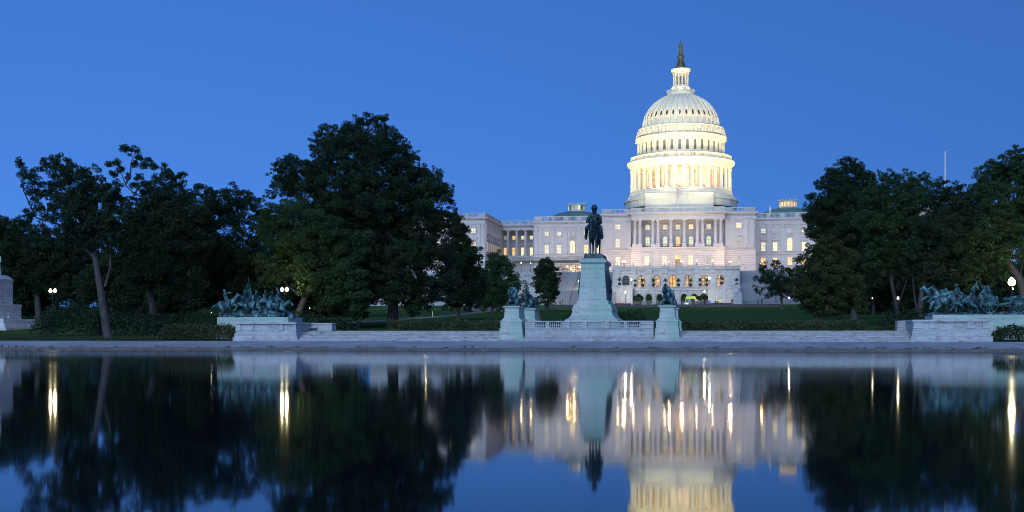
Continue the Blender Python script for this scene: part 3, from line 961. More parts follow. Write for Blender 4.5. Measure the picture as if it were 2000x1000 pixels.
# solid end blocks with piers, either side
for (a, c) in ((X(1383, YL) + .01, 20.5), (-20.5, X(1237, YL) - .01)):
    e = MB()
    e.box(a, c, 384, YT, 10.3, 15.6); e.box(a - .2, c + .2, 383.7, YT - .01, 15.603, 15.95)
    e.box(a + .6, a + 1.8, 383.75, 383.99, 10.3, 15.6); e.box(c - 1.8, c - .6, 383.75, 383.99, 10.3, 15.6); e.box((a + c) / 2 - .6, (a + c) / 2 + .6, 383.75, 383.99, 10.3, 15.6)
    E_ = e.build('end_block', 'terrace', ter)
    r_ = MB(); parapet(r_, a, c, 384.1, 15.953, 16.85, [(a + 2, (a + c) / 2 - .8), ((a + c) / 2 + .8, c - 2)], .45)
    r_.build('balustrade', 'terrace', E_)
# scrolled cheek walls beside the stairs
for s in (-1, 1):
    e = MB()
    a, c = sorted((s * 18.6, s * 20.69))
    e.prismx([(373.6, 10.3), (377, 10.3), (377, 14.0), (373.6, 14.0)], a - .2, c + .2)
    e.prismx([(377.01, 10.3), (396, 10.3), (396, 17), (392, 17), (388, 16.2), (383.9, 14.6), (377.01, 13.2)], a, c)
    e.box(a, c, 397.3, 420.4, 10.3, 23.3)
    e.build('cheek_wall', 'terrace', ter)

# wide flights of granite steps at both ends of the terrace
for s, lab in ((1, 'wide grey granite stair on the right of the terrace, partly behind a dark tree'), (-1, 'grey granite stair left of the terrace with pale stepped walls and a rail')):
    xa, xb = sorted((s * 20.75, s * 40.0))
    st = thing('grand_staircase', lab, 'staircase', ((xa + xb) / 2, 374, 10.3), 'granite staircases up to the building')
    b = MB()
    n = 64
    for k in range(n):
        land = 2.5 if k >= 32 else 0
        y0_ = 379 + k * .46 + land
        zt = 10.4 + (k + 1) * 12.2 / n
        b.box(xa, xb, y0_, y0_ + .46 + (2.5 if k == 31 else .02), 10.3, zt)
    b.box(xa, xb, 379 + n * .46 + 2.52, 420.3, 10.3, 22.6)
    b.build('steps', 'stair', st)
    e = MB()
    o_ = s * 40.0
    a, c = sorted((o_, o_ + s * 1.6))
    for (ya, yb, za, zb) in ((376, 379.5, 12.2, 12.2), (379.5, 386, 12.3, 14.2), (386, 389.5, 15.4, 15.4), (389.5, 399, 15.6, 18.6), (399, 404, 21.6, 21.6), (404, 412, 22.0, 24)):
        e.prismx([(ya, 10.3), (yb - .02, 10.3), (yb - .02, zb), (ya, za)], a, c)
        e.prismx([(ya, za + .003), (yb - .02, zb + .003), (yb - .02, zb + .35), (ya, za + .35)], a - .2, c + .2)
    e.box(a - .3, c + .3, 399, 404, 21.96, 22.9)
    e.build('side_wall', 'terrace', st)
    rl = MB()
    for q in (.36, ):
        xr = lerp(xa, xb, q if s < 0 else 1 - q) if s < 0 else lerp(xa, xb, .55)
        for k in range(10):
            yy = 379.5 + k * 3.2
            zz = 10.6 + min(12.2, max(0, (yy - 379) - (2.5 if yy > 395 else 0)) * 12.2 / (n * .46))
            rl.box(xr - .05, xr + .05, yy - .05, yy + .05, zz - .3, zz + 1.0)
            if k < 9:
                y2 = yy + 3.2
                z2 = 10.6 + min(12.2, max(0, (y2 - 379) - (2.5 if y2 > 395 else 0)) * 12.2 / (n * .46))
                rl.tube([(xr, yy, zz + 1.0), (xr, y2, z2 + 1.0)], .06, 6)
    rl.build('handrail', 'iron', st)
    rl = MB()
    rl.box(xa, xb, 377.0, 377.06, 11.35, 11.42)
    for k in range(14):
        xx = lerp(xa, xb, k / 13); rl.box(xx - .03, xx + .03, 377.0, 377.06, 10.4, 11.35)
    rl.build('crowd_rail', 'iron', st)
# retaining walls beyond the stairs
for s, lab in ((-1, 'pale stone retaining wall with cornice standing between trees left of the stair'), (1, 'pale stone retaining wall behind the trees right of the stair')):
    t = thing('retaining_wall', lab, 'wall', (s * 60, 386, 10.3))
    a, c = sorted((s * 41.7, s * 95))
    b = MB(); b.box(a, c, 386, 440, 10.3, 20.2); b.box(a, c, 385.7, 440, 20.203, 20.6); b.box(a, c, 385.4, 440, 20.603, 21.3)
    for k in range(10):
        xx = s * (44 + k * 5.5); b.box(xx - .8, xx + .8, 385.65, 385.99, 10.3, 20.2)
    b.build('wall', 'terrace', t)
# dark low wall along the top of the lawn
t = thing('low_stone_wall', 'long low dark stone wall along the top of the lawn below the terrace', 'wall', (X(1280, 372), 372, 8.8))
b = MB(); b.box(X(1058, 372), X(1526, 372), 372, 373.2, 8.0, 10.25); b.box(X(1058, 372) - .1, X(1526, 372) + .1, 371.9, 373.3, 10.253, 10.4)
b.build('wall', 'lowwall', t)
t = thing('low_stone_wall', 'short dark stone wall under the trees left of the seated lion', 'wall', (X(960, 352), 352, 8.2))
b = MB(); b.box(X(905, 352), X(1000, 352), 352, 353.0, 7.6, 9.4); b.box(X(940, 352), X(1000, 352), 352.1, 353.1, 9.4, 9.9)
b.build('wall', 'lowwall', t)

# scaffolded walkway crossing in front of the left wing
sx0, sx1 = X(1003, 416), X(1146, 416)
t = thing('scaffold_walkway', 'timber and pipe scaffold walkway with work lights above the left stair', 'scaffold', ((sx0 + sx1) / 2, 416, 21.3))
b = MB(); b.box(sx0, sx1, 414.6, 417.0, 26.6, 26.9); b.box(sx0, sx1, 414.5, 414.59, 26.0, 26.95)
b.build('deck', 'timber', t)
b = MB()
n = 34
for k in range(n + 1):
    xx = lerp(sx0, sx1, k / n)
    for yy in (414.4, 417.1):
        b.box(xx - .05, xx + .05, yy - .05, yy + .05, (25.2 if k < 21 else 21.4), 28.1)
    b.tube([(xx, 414.35, 25.3), (lerp(sx0, sx1, min(k + 1, n) / n), 414.35, 26.5)], .045, 5)
for zz in (25.3, 27.5, 28.05):
    b.box(sx0, sx1, 414.3, 414.39, zz, zz + .07)
xl = lerp(sx0, sx1, .60)
for zz in (22.6, 23.8, 24.9):
    for yy in (414.3, 417.2):
        b.box(xl, sx1, yy, yy + .08, zz, zz + .08)
for k in range(8):
    xx = lerp(xl, sx1, k / 7)
    b.tube([(xx, 414.3, 21.4), (xx + 1.6, 414.3, 25.2)], .05, 5)
b.build('pipe_frame', mat('scaffold_pipe', (.22, .19, .15), .6, .2), t)
b = MB()
for zz in (22.75, 24.0):
    b.box(xl, sx1, 414.7, 416.9, zz, zz + .08)
b.build('plank_level', 'timber', t)
for px, zz in ((1108, 24.9), (1115, 24.3), (1121, 25.1), (1122, 23.9), (1120, 22.9), (1131, 24.6), (1138, 25.2), (1137, 23.4)):
    xx = X(px, 415.8)
    b = MB(); b.ball((xx, 415.8, zz), .16, 8)
    wl = b.build('work_lamp', 'work_lamp', t)
    ld = bpy.data.lights.new('work_light', 'POINT'); ld.energy = 520; ld.color = (1.0, .58, .18); ld.shadow_soft_size = .1
    lo = bpy.data.objects.new('work_light', ld); COL.objects.link(lo); lo.parent = t; lo.location = Vector((xx, 415.8, zz - .4)) - root_loc(t)

# ------------------------------------------------------------------ lamps
def lamp(label, loc, h, gr, globes=1, gm='lamp_warm', pm='iron', group=None, name='lamp_post', sep=.62, power=None):
    gr *= {'lamp_warm': .66, 'lamp_white': .80, 'lamp_far': .8, 'lamp_street': .74}[gm]
    if power is None: power = {'lamp_warm': 260, 'lamp_white': 900, 'lamp_far': 120, 'lamp_street': 620}[gm] * (min(gr, .3) / .25) ** 2
    t = thing(name, label, 'lamp', loc, group)
    x, y, z = loc
    b = MB()
    b.lathe(x, y, [(h * .075 + .05, z), (h * .075 + .05, z + .12), (h * .05 + .02, z + .2), (.045 + h * .012, z + h * .18), (.035 + h * .006, z + h * .9), (.09, z + h * .93), (.05, z + h)], 10)
    if globes == 2:
        b.tube([(x - sep / 2, y, z + h + .02), (x - sep / 2, y, z + h - .22), (x, y, z + h - .32), (x + sep / 2, y, z + h - .22), (x + sep / 2, y, z + h + .02)], .04, 6)
    b.build('post', pm, t)
    for q in ((0,) if globes == 1 else (-sep / 2, sep / 2)):
        g = MB()
        g.lathe(x + q, y, [(gr * .45, z + h), (gr * .85, z + h + gr * .35), (gr, z + h + gr * .9), (gr * .85, z + h + gr * 1.5), (gr * .45, z + h + gr * 1.95), (gr * .12, z + h + gr * 2.3)], 12)
        g.build('globe', gm, t, True)
        if power:
            ld = bpy.data.lights.new('lamp_light', 'POINT'); ld.energy = power / globes; ld.shadow_soft_size = .12
            ld.color = M[gm].node_tree.nodes['Principled BSDF'].inputs['Emission Color'].default_value[:3]
            lo = bpy.data.objects.new('lamp_light', ld); COL.objects.link(lo); lo.parent = t; lo.location = (q, 0, h + gr * 2.3 + .2)
        c_ = MB(); c_.lathe(x + q, y, [(gr * .5, z + h - .06), (gr * .5, z + h - .001)], 10); c_.build('globe_cup', pm, t)
    return t
for i, px in enumerate((1206.5, 1237.3, 1268, 1298, 1329, 1360.3, 1391.6)):
    lamp('green bronze lamp on the terrace balustrade, ' + ('beside the monument pedestal', 'second from the monument pedestal', 'third from the monument pedestal', 'left of the central doorway', 'right of the central doorway', 'two bays right of the doorway', 'nearest the right end of the terrace')[i], (X(px, YT), YT, 23.752), 1.25, .27, 1, 'lamp_warm', 'green_iron', 'lamps along the terrace balustrade', 'terrace_lamp')
for px, z_, lab in ((1217, 22.6, 'left of a close pair behind the balustrade by the pedestal'), (1219.8, 22.6, 'right of a close pair behind the balustrade by the pedestal'), (1307, 22.6, 'standing left of the building doorway'), (1332.6, 22.6, 'standing just right of the building doorway'), (1424.6, 22.6, 'left of a close pair at the right end of the terrace'), (1427.6, 22.6, 'right of a close pair at the right end of the terrace')):
    Yq = 411 if px < 1250 or px > 1400 else 408
    x_ = X(px, Yq)
    lamp('dark lamp post, ' + lab, (x_, Yq, z_), Z(512.5, x_, Yq) - z_, .27, 1, 'lamp_warm', 'green_iron', 'lamps before the building wall', 'terrace_lamp', power=1100)
for px, py, Y_, z_, gm, lab in ((1018, 515, 398, 21.3, 'lamp_warm', 'on the left retaining wall, beside a tree'), (1036.5, 515, 398, 21.3, 'lamp_warm', 'on the left retaining wall, right of its twin'),
        (1488, 510.5, 415, 22.6, 'lamp_warm', 'against the right wing above the tree'), (1485.5, 516, 408, 22.6, 'lamp_warm', 'against the right wing, lower of two above the tree'), (1516, 511, 415, 22.6, 'lamp_warm', 'against the right wing, glimpsed through leaves'),
        (1233, 547.5, 386.5, 15.95, 'lamp_white', 'between two potted palms on the left end block'), (1385.5, 545.5, 386.5, 15.95, 'lamp_white', 'on the right end block beside potted palms'),
        (1221.5, 573, 377, 10.38, 'lamp_white', 'standing on the ground right of the monument pedestal'), (1376, 571, 377, 10.38, 'lamp_white', 'standing among the clipped trees before the lower arcade'),
        (1080.5, 575, 374, 10.38, 'lamp_white', 'at the foot of the left stair'), (1131, 551, 390, 14.6, 'lamp_white', 'half way up the left stair beside the pedestal'),
        (992.5, 590, 320, 7.3, 'lamp_white', 'just left of the seated lion'), (1541, 583, 350, 8.3, 'lamp_white', 'half hidden behind the small tree on the right')):
    x_ = X(px, Y_)
    lamp('lamp post with bright globe ' + lab, (x_, Y_, z_), Z(py, x_, Y_) - z_, .16 if px == 1541 else .30 if gm == 'lamp_white' else .27, 1, gm, 'iron', 'lamps around the terrace')
for px, py, Y_, gr, n_, lab in ((103, 571, 140, .27, 2, 'twin globe street lamp among dark shrubs at the left'), (555.5, 569, 142, .30, 2, 'twin globe street lamp behind the cavalry group'), (1976, 558, 142, .56, 1, 'brightest street lamp, above the cannon of the artillery group'),
        (832, 591, 235, .25, 1, 'single globe lamp on the left lawn by the path'), (649.5, 604, 205, .28, 1, 'single globe lamp right of the marble bench wall at the left'), (1754, 585, 157, .20, 1, 'single globe lamp against tree trunks left of the artillery group'),
        (1704, 584, 240, .14, 1, 'small far lamp between trees left of the artillery group'), (21, 580.5, 200, .14, 1, 'small far lamp beside the marble monument'), (413, 612, 190, .11, 1, 'tiny far lamp left of the cavalry group'), (605, 603, 230, .13, 1, 'tiny far lamp between the cavalry group and the bench wall'), (1978, 566, 200, .2, 1, 'dimmer lamp just beneath the brightest lamp')):
    x_ = X(px, Y_)
    lamp(lab, (x_, Y_, G(Y_)), Z(py, x_, Y_) - G(Y_), gr, n_, 'lamp_far' if px in (1704, 1754, 21, 413, 605, 1978) else 'lamp_street', 'iron', 'street lamps under the trees', 'street_lamp')

# ------------------------------------------------------------------ potted palms and clipped trees of the terrace
def leafmesh(pts, size, seed=0, flat=.0):
    """many small leaf faces at the given points -> (verts, faces) arrays"""
    r = np.random.default_rng(seed)
    n = len(pts)
    nm_ = r.normal(size=(n, 3)); nm_[:, 2] += flat
    nm_ /= np.linalg.norm(nm_, axis=1, keepdims=True)
    t = r.normal(size=(n, 3)); t -= nm_ * (t * nm_).sum(1, keepdims=True); t /= np.linalg.norm(t, axis=1, keepdims=True)
    b_ = np.cross(nm_, t)
    sz = (size if np.ndim(size) else np.full(n, size)) * r.uniform(.65, 1.35, n)
    a = t * sz[:, None] * .5; c = b_ * sz[:, None] * .32
    bend = nm_ * sz[:, None] * .10
    v = np.stack([pts - a, pts - c + bend, pts + a, pts + c + bend], 1).reshape(-1, 3)
    return v
def leaves_obj(name, pts, size, m, parent, seed=0, flat=0.3):
    v = leafmesh(np.asarray(pts, float), size, seed, flat)
    L = root_loc(parent) if parent else Vector((0, 0, 0))
    v = v - np.array(L[:])
    n = len(v) // 4
    me = bpy.data.meshes.new(name)
    me.vertices.add(4 * n); me.loops.add(4 * n); me.polygons.add(n)
    me.vertices.foreach_set('co', v.astype(np.float32).ravel())
    me.loops.foreach_set('vertex_index', np.arange(4 * n, dtype=np.int32))
    me.polygons.foreach_set('loop_start', np.arange(0, 4 * n, 4, dtype=np.int32))
    me.polygons.foreach_set('loop_total', np.full(n, 4, dtype=np.int32))
    me.update(calc_edges=True)
    me.materials.append(M[m] if isinstance(m, str) else m)
    o = bpy.data.objects.new(name, me)
    COL.objects.link(o)
    if parent: o.parent = parent
    return o
def ball_pts(r_, c, n, lo=.6):
    d = r_.normal(size=(n, 3)); d /= np.linalg.norm(d, axis=1, keepdims=True)
    return np.array(c) + d * (np.array(r_.uniform(lo ** 3, 1, n)) ** (1 / 3))[:, None]
palm = thing('potted_palm', 'x', 'potted plant', (0, 0, 0))
b = MB(); b.lathe(0, 0, [(.35, 0), (.42, .1), (.55, .75), (.62, .8), (.62, .9), (.5, .88)], 14); pot = b.build('pot', 'terracotta', palm)
b = MB(); b.tube([(0, 0, .85), (.03, .02, 1.4), (0, 0, 1.95)], [.1, .08, .07], 7); b.build('trunk', 'bark', palm)
b = MB()
for k in range(30):
    a = k * 2.399; el = R(75 - 95 * (k / 30)); L_p = .85 + .25 * (k % 3)
    pts = []
    for j in range(5):
        q = j / 4
        pts.append(Vector((math.cos(a) * math.cos(el) * L_p * q, math.sin(a) * math.cos(el) * L_p * q, 1.95 + math.sin(el) * L_p * q - .35 * q * q)))
    side = Vector((-math.sin(a), math.cos(a), 0))
    vs = []
    for j, p in enumerate(pts):
        wd = (.03, .14, .16, .11, .02)[j]
        vs += [p - side * wd - Vector((0, 0, .05)), p, p + side * wd - Vector((0, 0, .05))]
    b.add(vs, [(3 * j + q, 3 * j + q + 1, 3 * j + q + 4, 3 * j + q + 3) for j in range(4) for q in range(2)])
b.build('fronds', 'leaf_mid', palm)
PL = [(1210, 557.8, 'left of the dark arched window nearest the monument'), (1240.5, 559, 'left of the second arched window'), (1255, 559.5, 'before the second arched window'), (1276, 560, 'before the left side of the third arched window'), (1299.5, 560, 'left of the amber doorway arch'), (1325, 560, 'right of the amber doorway arch'), (1348.5, 559.5, 'before the fifth arched window'), (1367.3, 558.5, 'left side of the sixth arched window'), (1380.5, 557, 'right side of the sixth arched window'), (1409.5, 556, 'before the last arched window'), (1439, 556, 'on the scrolled wall at the right end, beside the stair')]
for i, (px, py, lab) in enumerate(PL):
    Y_ = 386.2 if px > 1383 or px < 1237 else 388.1
    zz = 16.853 if px > 1383 or px < 1237 else 16.503
    if px > 1435:
        Y_, zz = 388.4, 16.5
    place(palm, i == 0, (X(px, Y_), Y_, zz), i * 1.3, 'potted palm, ' + lab, 'potted palms along the terrace')
topi = thing('clipped_tree', 'x', 'clipped tree', (0, 0, 0))
b = MB(); b.tube([(0, 0, 0), (.03, 0, .8), (0, .02, 1.7)], [.13, .10, .09], 7); b.build('trunk', 'bark', topi)
r_ = np.random.default_rng(3)
leaves_obj('crown', np.concatenate([ball_pts(r_, (0, 0, 0), 1500, .55) * np.array((1.05, 1.05, .82)) + np.array((0, 0, 2.35))]), .22, 'leaf_mid', topi, 5)
for i, px in enumerate((1241, 1250.5, 1267.5, 1288.5, 1335.5, 1354.5, 1367.5, 1378.5)):
    place(topi, i == 0, (X(px, 385), 385, 10.385), i * 1.1, 'round clipped tree before the lower arcade, ' + ('touching the left end block', 'right one of the left pair', 'before the second arch', 'beside the left of the bronze lion', 'right of the bronze lion', 'above the yellow canopy', 'left of the lamp near the right block', 'touching the right end block')[i], 'clipped trees before the arcade')
# strips of red flowers, a yellow-green canopy, blue bins
for a, c, Y_ in ((1193, 1232, 379), (1386, 1428, 379)):
    n_ = 900
    pts = np.stack([rng.uniform(X(a, Y_), X(c, Y_), n_), rng.uniform(Y_ - 1, Y_ + 1, n_), rng.uniform(10.4, 10.95, n_)], 1)
    tag(leaves_obj('flower_bed', pts, .28, 'flower', None, 9), 'strip of red flowers along the foot of the terrace block', 'flower bed', None, 'stuff')
t = thing('canopy', 'low yellow green canopy on poles before the lower arcade', 'canopy', (X(1349, 380), 380, 10.38))
b = MB(); x_ = X(1349, 380)
b.prism([(x_ - 1.6, 12.3), (x_ + 1.6, 12.3), (x_ + 1.35, 13.1), (x_ - 1.35, 13.1)], 379, 381); b.build('cover', mat('lime_canvas', (.45, .55, .10), .7), t)
b = MB()
for q in (-1.5, 1.5):
    for y_ in (379.1, 380.9): b.box(x_ + q - .04, x_ + q + .04, y_ - .04, y_ + .04, 10.38, 12.3)
b.build('poles', 'white', t)
for i, (px, lab, mm) in enumerate(((1385.5, 'blue bin standing alone before the right end block', 'bluebin'), (1338, 'white crate left of the yellow canopy', 'white'), (1342, 'low white crate beside the yellow canopy', 'white'))):
    b = MB(); x_ = X(px, 378); h_ = (1.25, .7, .5)[i]
    b.frust(x_, 378, 10.38, 10.38 + h_ * .85, .32, .32, .42, .40); b.frust(x_, 378, 10.383 + h_ * .85, 10.38 + h_, .46, .44, .36, .34)
    tag(b.build('bin' if i == 0 else 'crate', mm), lab, 'bin' if i == 0 else 'crate')

# flagpoles
for px, Y_, zb, pt, lab, fl in ((1322.5, 424.6, 43.7, 366, 'white flagpole with a hanging flag on the roof before the dome', 1), (1846, 446, 43.2, 298, 'tall white flagpole rising above the right hand trees', 0)):
    x_ = X(px, Y_); zt = Z(pt, x_, Y_)
    t = thing('flagpole', lab, 'flagpole', (x_, Y_, zb))
    b = MB(); b.tube([(x_, Y_, zb), (x_, Y_, zt)], [.16, .10] if fl else [.34, .26], 8); b.ball((x_, Y_, zt + .1), .16 if fl else .35, 8); b.cbox(x_, Y_, zb, .6, .6, .3)
    b.build('pole', 'white', t, True)
    if fl:
        m_ = mat('striped_flag', (.6, .1, .1), .8)
        n, l, bs = nodes(m_)
        tcx = n.new('ShaderNodeTexCoord'); wv = n.new('ShaderNodeTexWave'); wv.bands_direction = 'X'; wv.inputs['Scale'].default_value = 1.6; wv.inputs['Distortion'].default_value = 1.2
        l.new(tcx.outputs['Object'], wv.inputs['Vector']); to_base(m_, ramp(m_, wv.outputs['Fac'], [(.45, (.60, .30, .30)), (.55, (.80, .78, .76))]))
        b = MB()
        vs = []
        for j in range(9):
            zz = zt - .3 - j * .36
            for i_ in range(7):
                q = i_ / 6
                vs.append((x_ + .08 + q * (1.15 - .06 * j) * (.75 + .25 * math.sin(j)), Y_ + .22 * math.sin(q * 9 + j * .4), zz - q * .9))
        b.add(vs, [(j * 7 + i_, j * 7 + i_ + 1, j * 7 + 8 + i_, j * 7 + 7 + i_) for j in range(8) for i_ in range(6)])
        b.build('flag', m_, t)

# ------------------------------------------------------------------ marble memorial at the head of the pool
MX = .15                                            # its middle
PXL, PXR = X(458, 114), X(1937, 114)
st = thing('marble_steps', 'long low flight of stained white marble steps along the paved bank', 'steps', ((PXL + PXR) / 2, 115.5, .7))
b = MB()
NR = 7
for k in range(NR):
    za_, zb_ = .70 + (k * .15 if k else -.2), .70 + (k + 1) * .15
    b.box(PXL + .54 + .02 * k, PXR - .54 - .02 * k, 113.91 + k * .46, 117.35, za_, zb_ - .045)
    b.box(PXL + .5 + .02 * k, PXR - .5 - .02 * k, 113.85 + k * .46, 117.36, zb_ - .044, zb_)
b.build('steps', 'step_marble', st)
b = MB(); b.box(PXL + .6, PXR - .6, 117.36, 131, .3, .70 + NR * .15 - .004)
b.build('platform', 'step_marble', st)

def lion_pedestal(x, y, lab):
    t = thing('lion_pedestal', lab, 'pedestal', (x, y, .7), 'lion pedestals around the monument')
    b = MB()
    b.box(x - 1.27, x + 1.27, y - 2.35, y + 2.35, .62, .98)
    b.frust(x, y, .983, 2.0, 1.17, 2.25, 1.10, 2.18)
    b.box(x - 1.04, x + 1.04, y - 2.1, y + 2.1, 2.003, 2.6)
    b.build('base', 'green_marble', t)
    b = MB()
    b.box(x - 1.10, x + 1.10, y - 2.16, y + 2.16, 2.603, 2.70)
    b.frust(x, y, 2.703, 3.0, 1.03, 2.08, .76, 1.84)
    b.frust(x, y, 3.003, 3.92, .74, 1.80, .68, 1.74)
    b.build('shaft', 'pale_green_marble', t)
    b = MB()
    b.frust(x, y, 3.923, 4.02, .70, 1.76, .80, 1.86)
    b.box(x - .82, x + .82, y - 1.88, y + 1.88, 4.023, 4.16)
    b.build('cap', 'green_marble', t)
LP = [(-7.5 + MX, 116.6, 'copper stained pedestal under the lion that faces the water'), (7.5 + MX, 116.6, 'copper stained pedestal under the lone visible lion right of the monument'),
      (-7.5 + MX, 127.2, 'pedestal half hidden behind another, left of the monument'), (7.5 + MX, 127.2, 'pedestal hidden behind another, right of the monument')]
for a in LP:
    lion_pedestal(*a)

# balustrade wall between the front pedestals
t = thing('balustrade_wall', 'weathered marble wall with balusters in front of the tall pedestal', 'balustrade', (MX, 115, .7))
xa, xb = -7.5 + MX + 1.3, 7.5 + MX - 1.3
b = MB()
b.box(xa, xb, 114.75, 117.5, .60, .95); b.box(xa, xb, 114.9, 117.4, .953, 1.95); b.box(xa, xb, 114.8, 117.45, 1.953, 2.06)
b.build('wall', 'marble', t)
b = MB()
bays = [(1046, 1067), (1073, 1097), (1113, 1135.6), (1147, 1174.6), (1190.6, 1218.8), (1225.8, 1250.8)]
bays = [(X(p, 115), X(q, 115)) for p, q in bays]
xs = xa
for p, q in bays:
    b.box(xs, p, 114.88, 115.36, 2.063, 2.58); xs = q
b.box(xs, xb, 114.88, 115.36, 2.063, 2.58)
b.build('pier', 'marble', t)
b = MB(); b.box(xa, xb, 114.82, 115.42, 2.583, 2.70)
b.build('rail', 'marble', t)
proto_b = None
for p, q in bays:
    n = max(4, round((q - p) / .21))
    for k in range(n):
        x_ = p + (q - p) * (k + .5) / n
        if proto_b is None:
            b = MB(); b.lathe(0, 0, [(.075, 0), (.075, .05), (.045, .07), (.085, .20), (.05, .36), (.04, .42), (.07, .45), (.07, .519)], 10)
            proto_b = b.build('baluster', 'marble', t, True)
            me = proto_b.data
            L = root_loc(t)
            for v in me.vertices: v.co += L
            o = proto_b
        else:
            o = proto_b.copy(); COL.objects.link(o); o.parent = t
        o.location = Vector((x_, 115.12, 2.063)) - root_loc(t)

# the tall pedestal
PY = 121.7
t = thing('monument_pedestal', 'tall tapering marble pedestal with green copper stains and bronze side reliefs', 'pedestal', (MX, PY, 1.6))
b = MB()
b.box(MX - 2.85, MX + 2.85, PY - 4.5, PY + 4.5, 1.4, 2.6)
prof = [(2.65, 4.3, 2.603), (2.62, 4.27, 2.82), (2.3, 3.95, 3.0), (2.05, 3.68, 3.3), (1.93, 3.55, 3.72)]
for (a0, b0, z0), (a1, b1, z1) in zip(prof, prof[1:]):
    b.frust(MX, PY, z0, z1, a0, b0, a1, b1)
b.box(MX - 1.98, MX + 1.98, PY - 3.6, PY + 3.6, 3.723, 4.02); b.frust(MX, PY, 4.023, 4.36, 1.9, 3.5, 1.82, 3.42)
b.frust(MX, PY, 4.363, 4.62, 1.58, 3.15, 1.58, 3.15); b.frust(MX, PY, 4.623, 4.82, 1.52, 3.1, 1.42, 3.02)
b.build('base', 'green_marble', t)
b = MB()
b.frust(MX, PY, 4.823, 7.92, 1.385, 2.98, 1.165, 2.76)
b.build('shaft', 'pale_green_marble', t)
b = MB()
b.frust(MX, PY, 7.923, 8.05, 1.22, 2.82, 1.22, 2.82); b.frust(MX, PY, 8.053, 8.42, 1.16, 2.76, 1.16, 2.76)
b.frust(MX, PY, 8.423, 8.56, 1.2, 2.8, 1.36, 2.96); b.box(MX - 1.36, MX + 1.36, PY - 2.96, PY + 2.96, 8.563, 8.80); b.frust(MX, PY, 8.803, 8.96, 1.3, 2.9, 1.12, 2.7)
b.build('cap', 'green_marble', t)
for s in (-1, 1):
    b = MB()
    for (za, zb, pr, ya) in ((4.9, 7.75, .10, 2.2), (5.15, 7.5, .16, 1.95)):
        xA = lambda z: MX + s * (1.385 - (z - 4.823) / 3.1 * .22 - .01)
        vs = []
        for z in (za, zb):
            for y in (PY - ya, PY + ya):
                vs += [(xA(z), y, z), (xA(z) + s * pr, y, z)]
        b.add(vs, [(0, 1, 3, 2), (4, 5, 7, 6), (1, 3, 7, 5), (0, 2, 6, 4), (0, 1, 5, 4), (2, 3, 7, 6)])
    for k in range(26):                                            # marching figures in relief
        yy = PY + rng.uniform(-1.7, 1.7); zz = rng.uniform(5.5, 7.0); z_ = zz
        b.ball((MX + s * (1.385 - (zz - 4.823) / 3.1 * .22 + .14), yy, zz), rng.uniform(.10, .2), 8, rng.uniform(1.2, 2.6))
    b.build('relief_panel', 'dark_bronze', t)

# ------------------------------------------------------------------ sculpture: closed capsules and lobes fused into one skin
def _sphere_pts(c, r, n=10):
    out = []
    for i in range(1, n // 2):
        a = math.pi * i / (n // 2)
        for k in range(n):
            t_ = 2 * math.pi * k / n
            out.append(c + r * Vector((math.sin(a) * math.cos(t_), math.sin(a) * math.sin(t_), math.cos(a))))
    out += [c + Vector((0, 0, r)), c - Vector((0, 0, r))]
    return out
def sculpt(name, parts, voxel, m, parent, T=Matrix(), smooth_it=1):
    bm = bmesh.new()
    for p in parts:
        if p[0] == 'c':
            pts = _sphere_pts(Vector(p[1]), p[3]) + _sphere_pts(Vector(p[2]), p[4])
        elif p[0] == 'e':                                        # centre, radii, [matrix]
            mm = p[3] if len(p) > 3 else Matrix.Identity(3)
            pts = [Vector(p[1]) + mm @ Vector((q.x * p[2][0], q.y * p[2][1], q.z * p[2][2])) for q in _sphere_pts(Vector((0, 0, 0)), 1.0, 12)]
        else:                                                    # 'h': hull of points
            pts = [Vector(q) for q in p[1]]
        vs = [bm.verts.new(T @ q) for q in pts]
        r = bmesh.ops.convex_hull(bm, input=vs)
        junk = [g for g in r['geom_interior'] + r['geom_unused'] if isinstance(g, bmesh.types.BMVert) and g.is_valid]
        if junk:
            bmesh.ops.delete(bm, geom=list(set(junk)), context='VERTS')
    me = bpy.data.meshes.new('tmp')
    bm.to_mesh(me); bm.free()
    ob = bpy.data.objects.new('tmp', me)
    COL.objects.link(ob)
    md = ob.modifiers.new('r', 'REMESH'); md.mode = 'VOXEL'; md.voxel_size = voxel
    if smooth_it:
        ms = ob.modifiers.new('s', 'SMOOTH'); ms.iterations = smooth_it; ms.factor = .5
    dg = bpy.context.evaluated_depsgraph_get()
    me2 = bpy.data.meshes.new_from_object(ob.evaluated_get(dg))
    bpy.data.objects.remove(ob); bpy.data.meshes.remove(me)
    L = root_loc(parent) if parent else Vector((0, 0, 0))
    me2.transform(Matrix.Translation(-L))
    me2.name = name
    me2.materials.clear(); me2.materials.append(M[m] if isinstance(m, str) else m)
    me2.polygons.foreach_set('use_smooth', [True] * len(me2.polygons))
    o = bpy.data.objects.new(name, me2)
    COL.objects.link(o)
    if parent: o.parent = parent
    return o
def chain(pts, rad):
    return [('c', a, b_, r0, r1) for a, b_, r0, r1 in zip(pts, pts[1:], rad, rad[1:])]
def frame(loc, rz, s=1.0):
    return Matrix.Translation(Vector(loc)) @ Matrix.Rotation(rz, 4, 'Z') @ Matrix.Scale(s, 4)
STAND = [[(.5, .17, 1.1), (.53, .18, .66), (.50, .18, .18), (.54, .18, .06)], [(.5, -.17, 1.1), (.47, -.18, .66), (.45, -.18, .18), (.49, -.18, .06)],
         [(-.6, .18, 1.15), (-.48, .19, .85), (-.72, .19, .56), (-.66, .19, .16), (-.62, .19, .06)], [(-.6, -.18, 1.15), (-.42, -.19, .85), (-.62, -.19, .56), (-.55, -.19, .16), (-.51, -.19, .06)]]
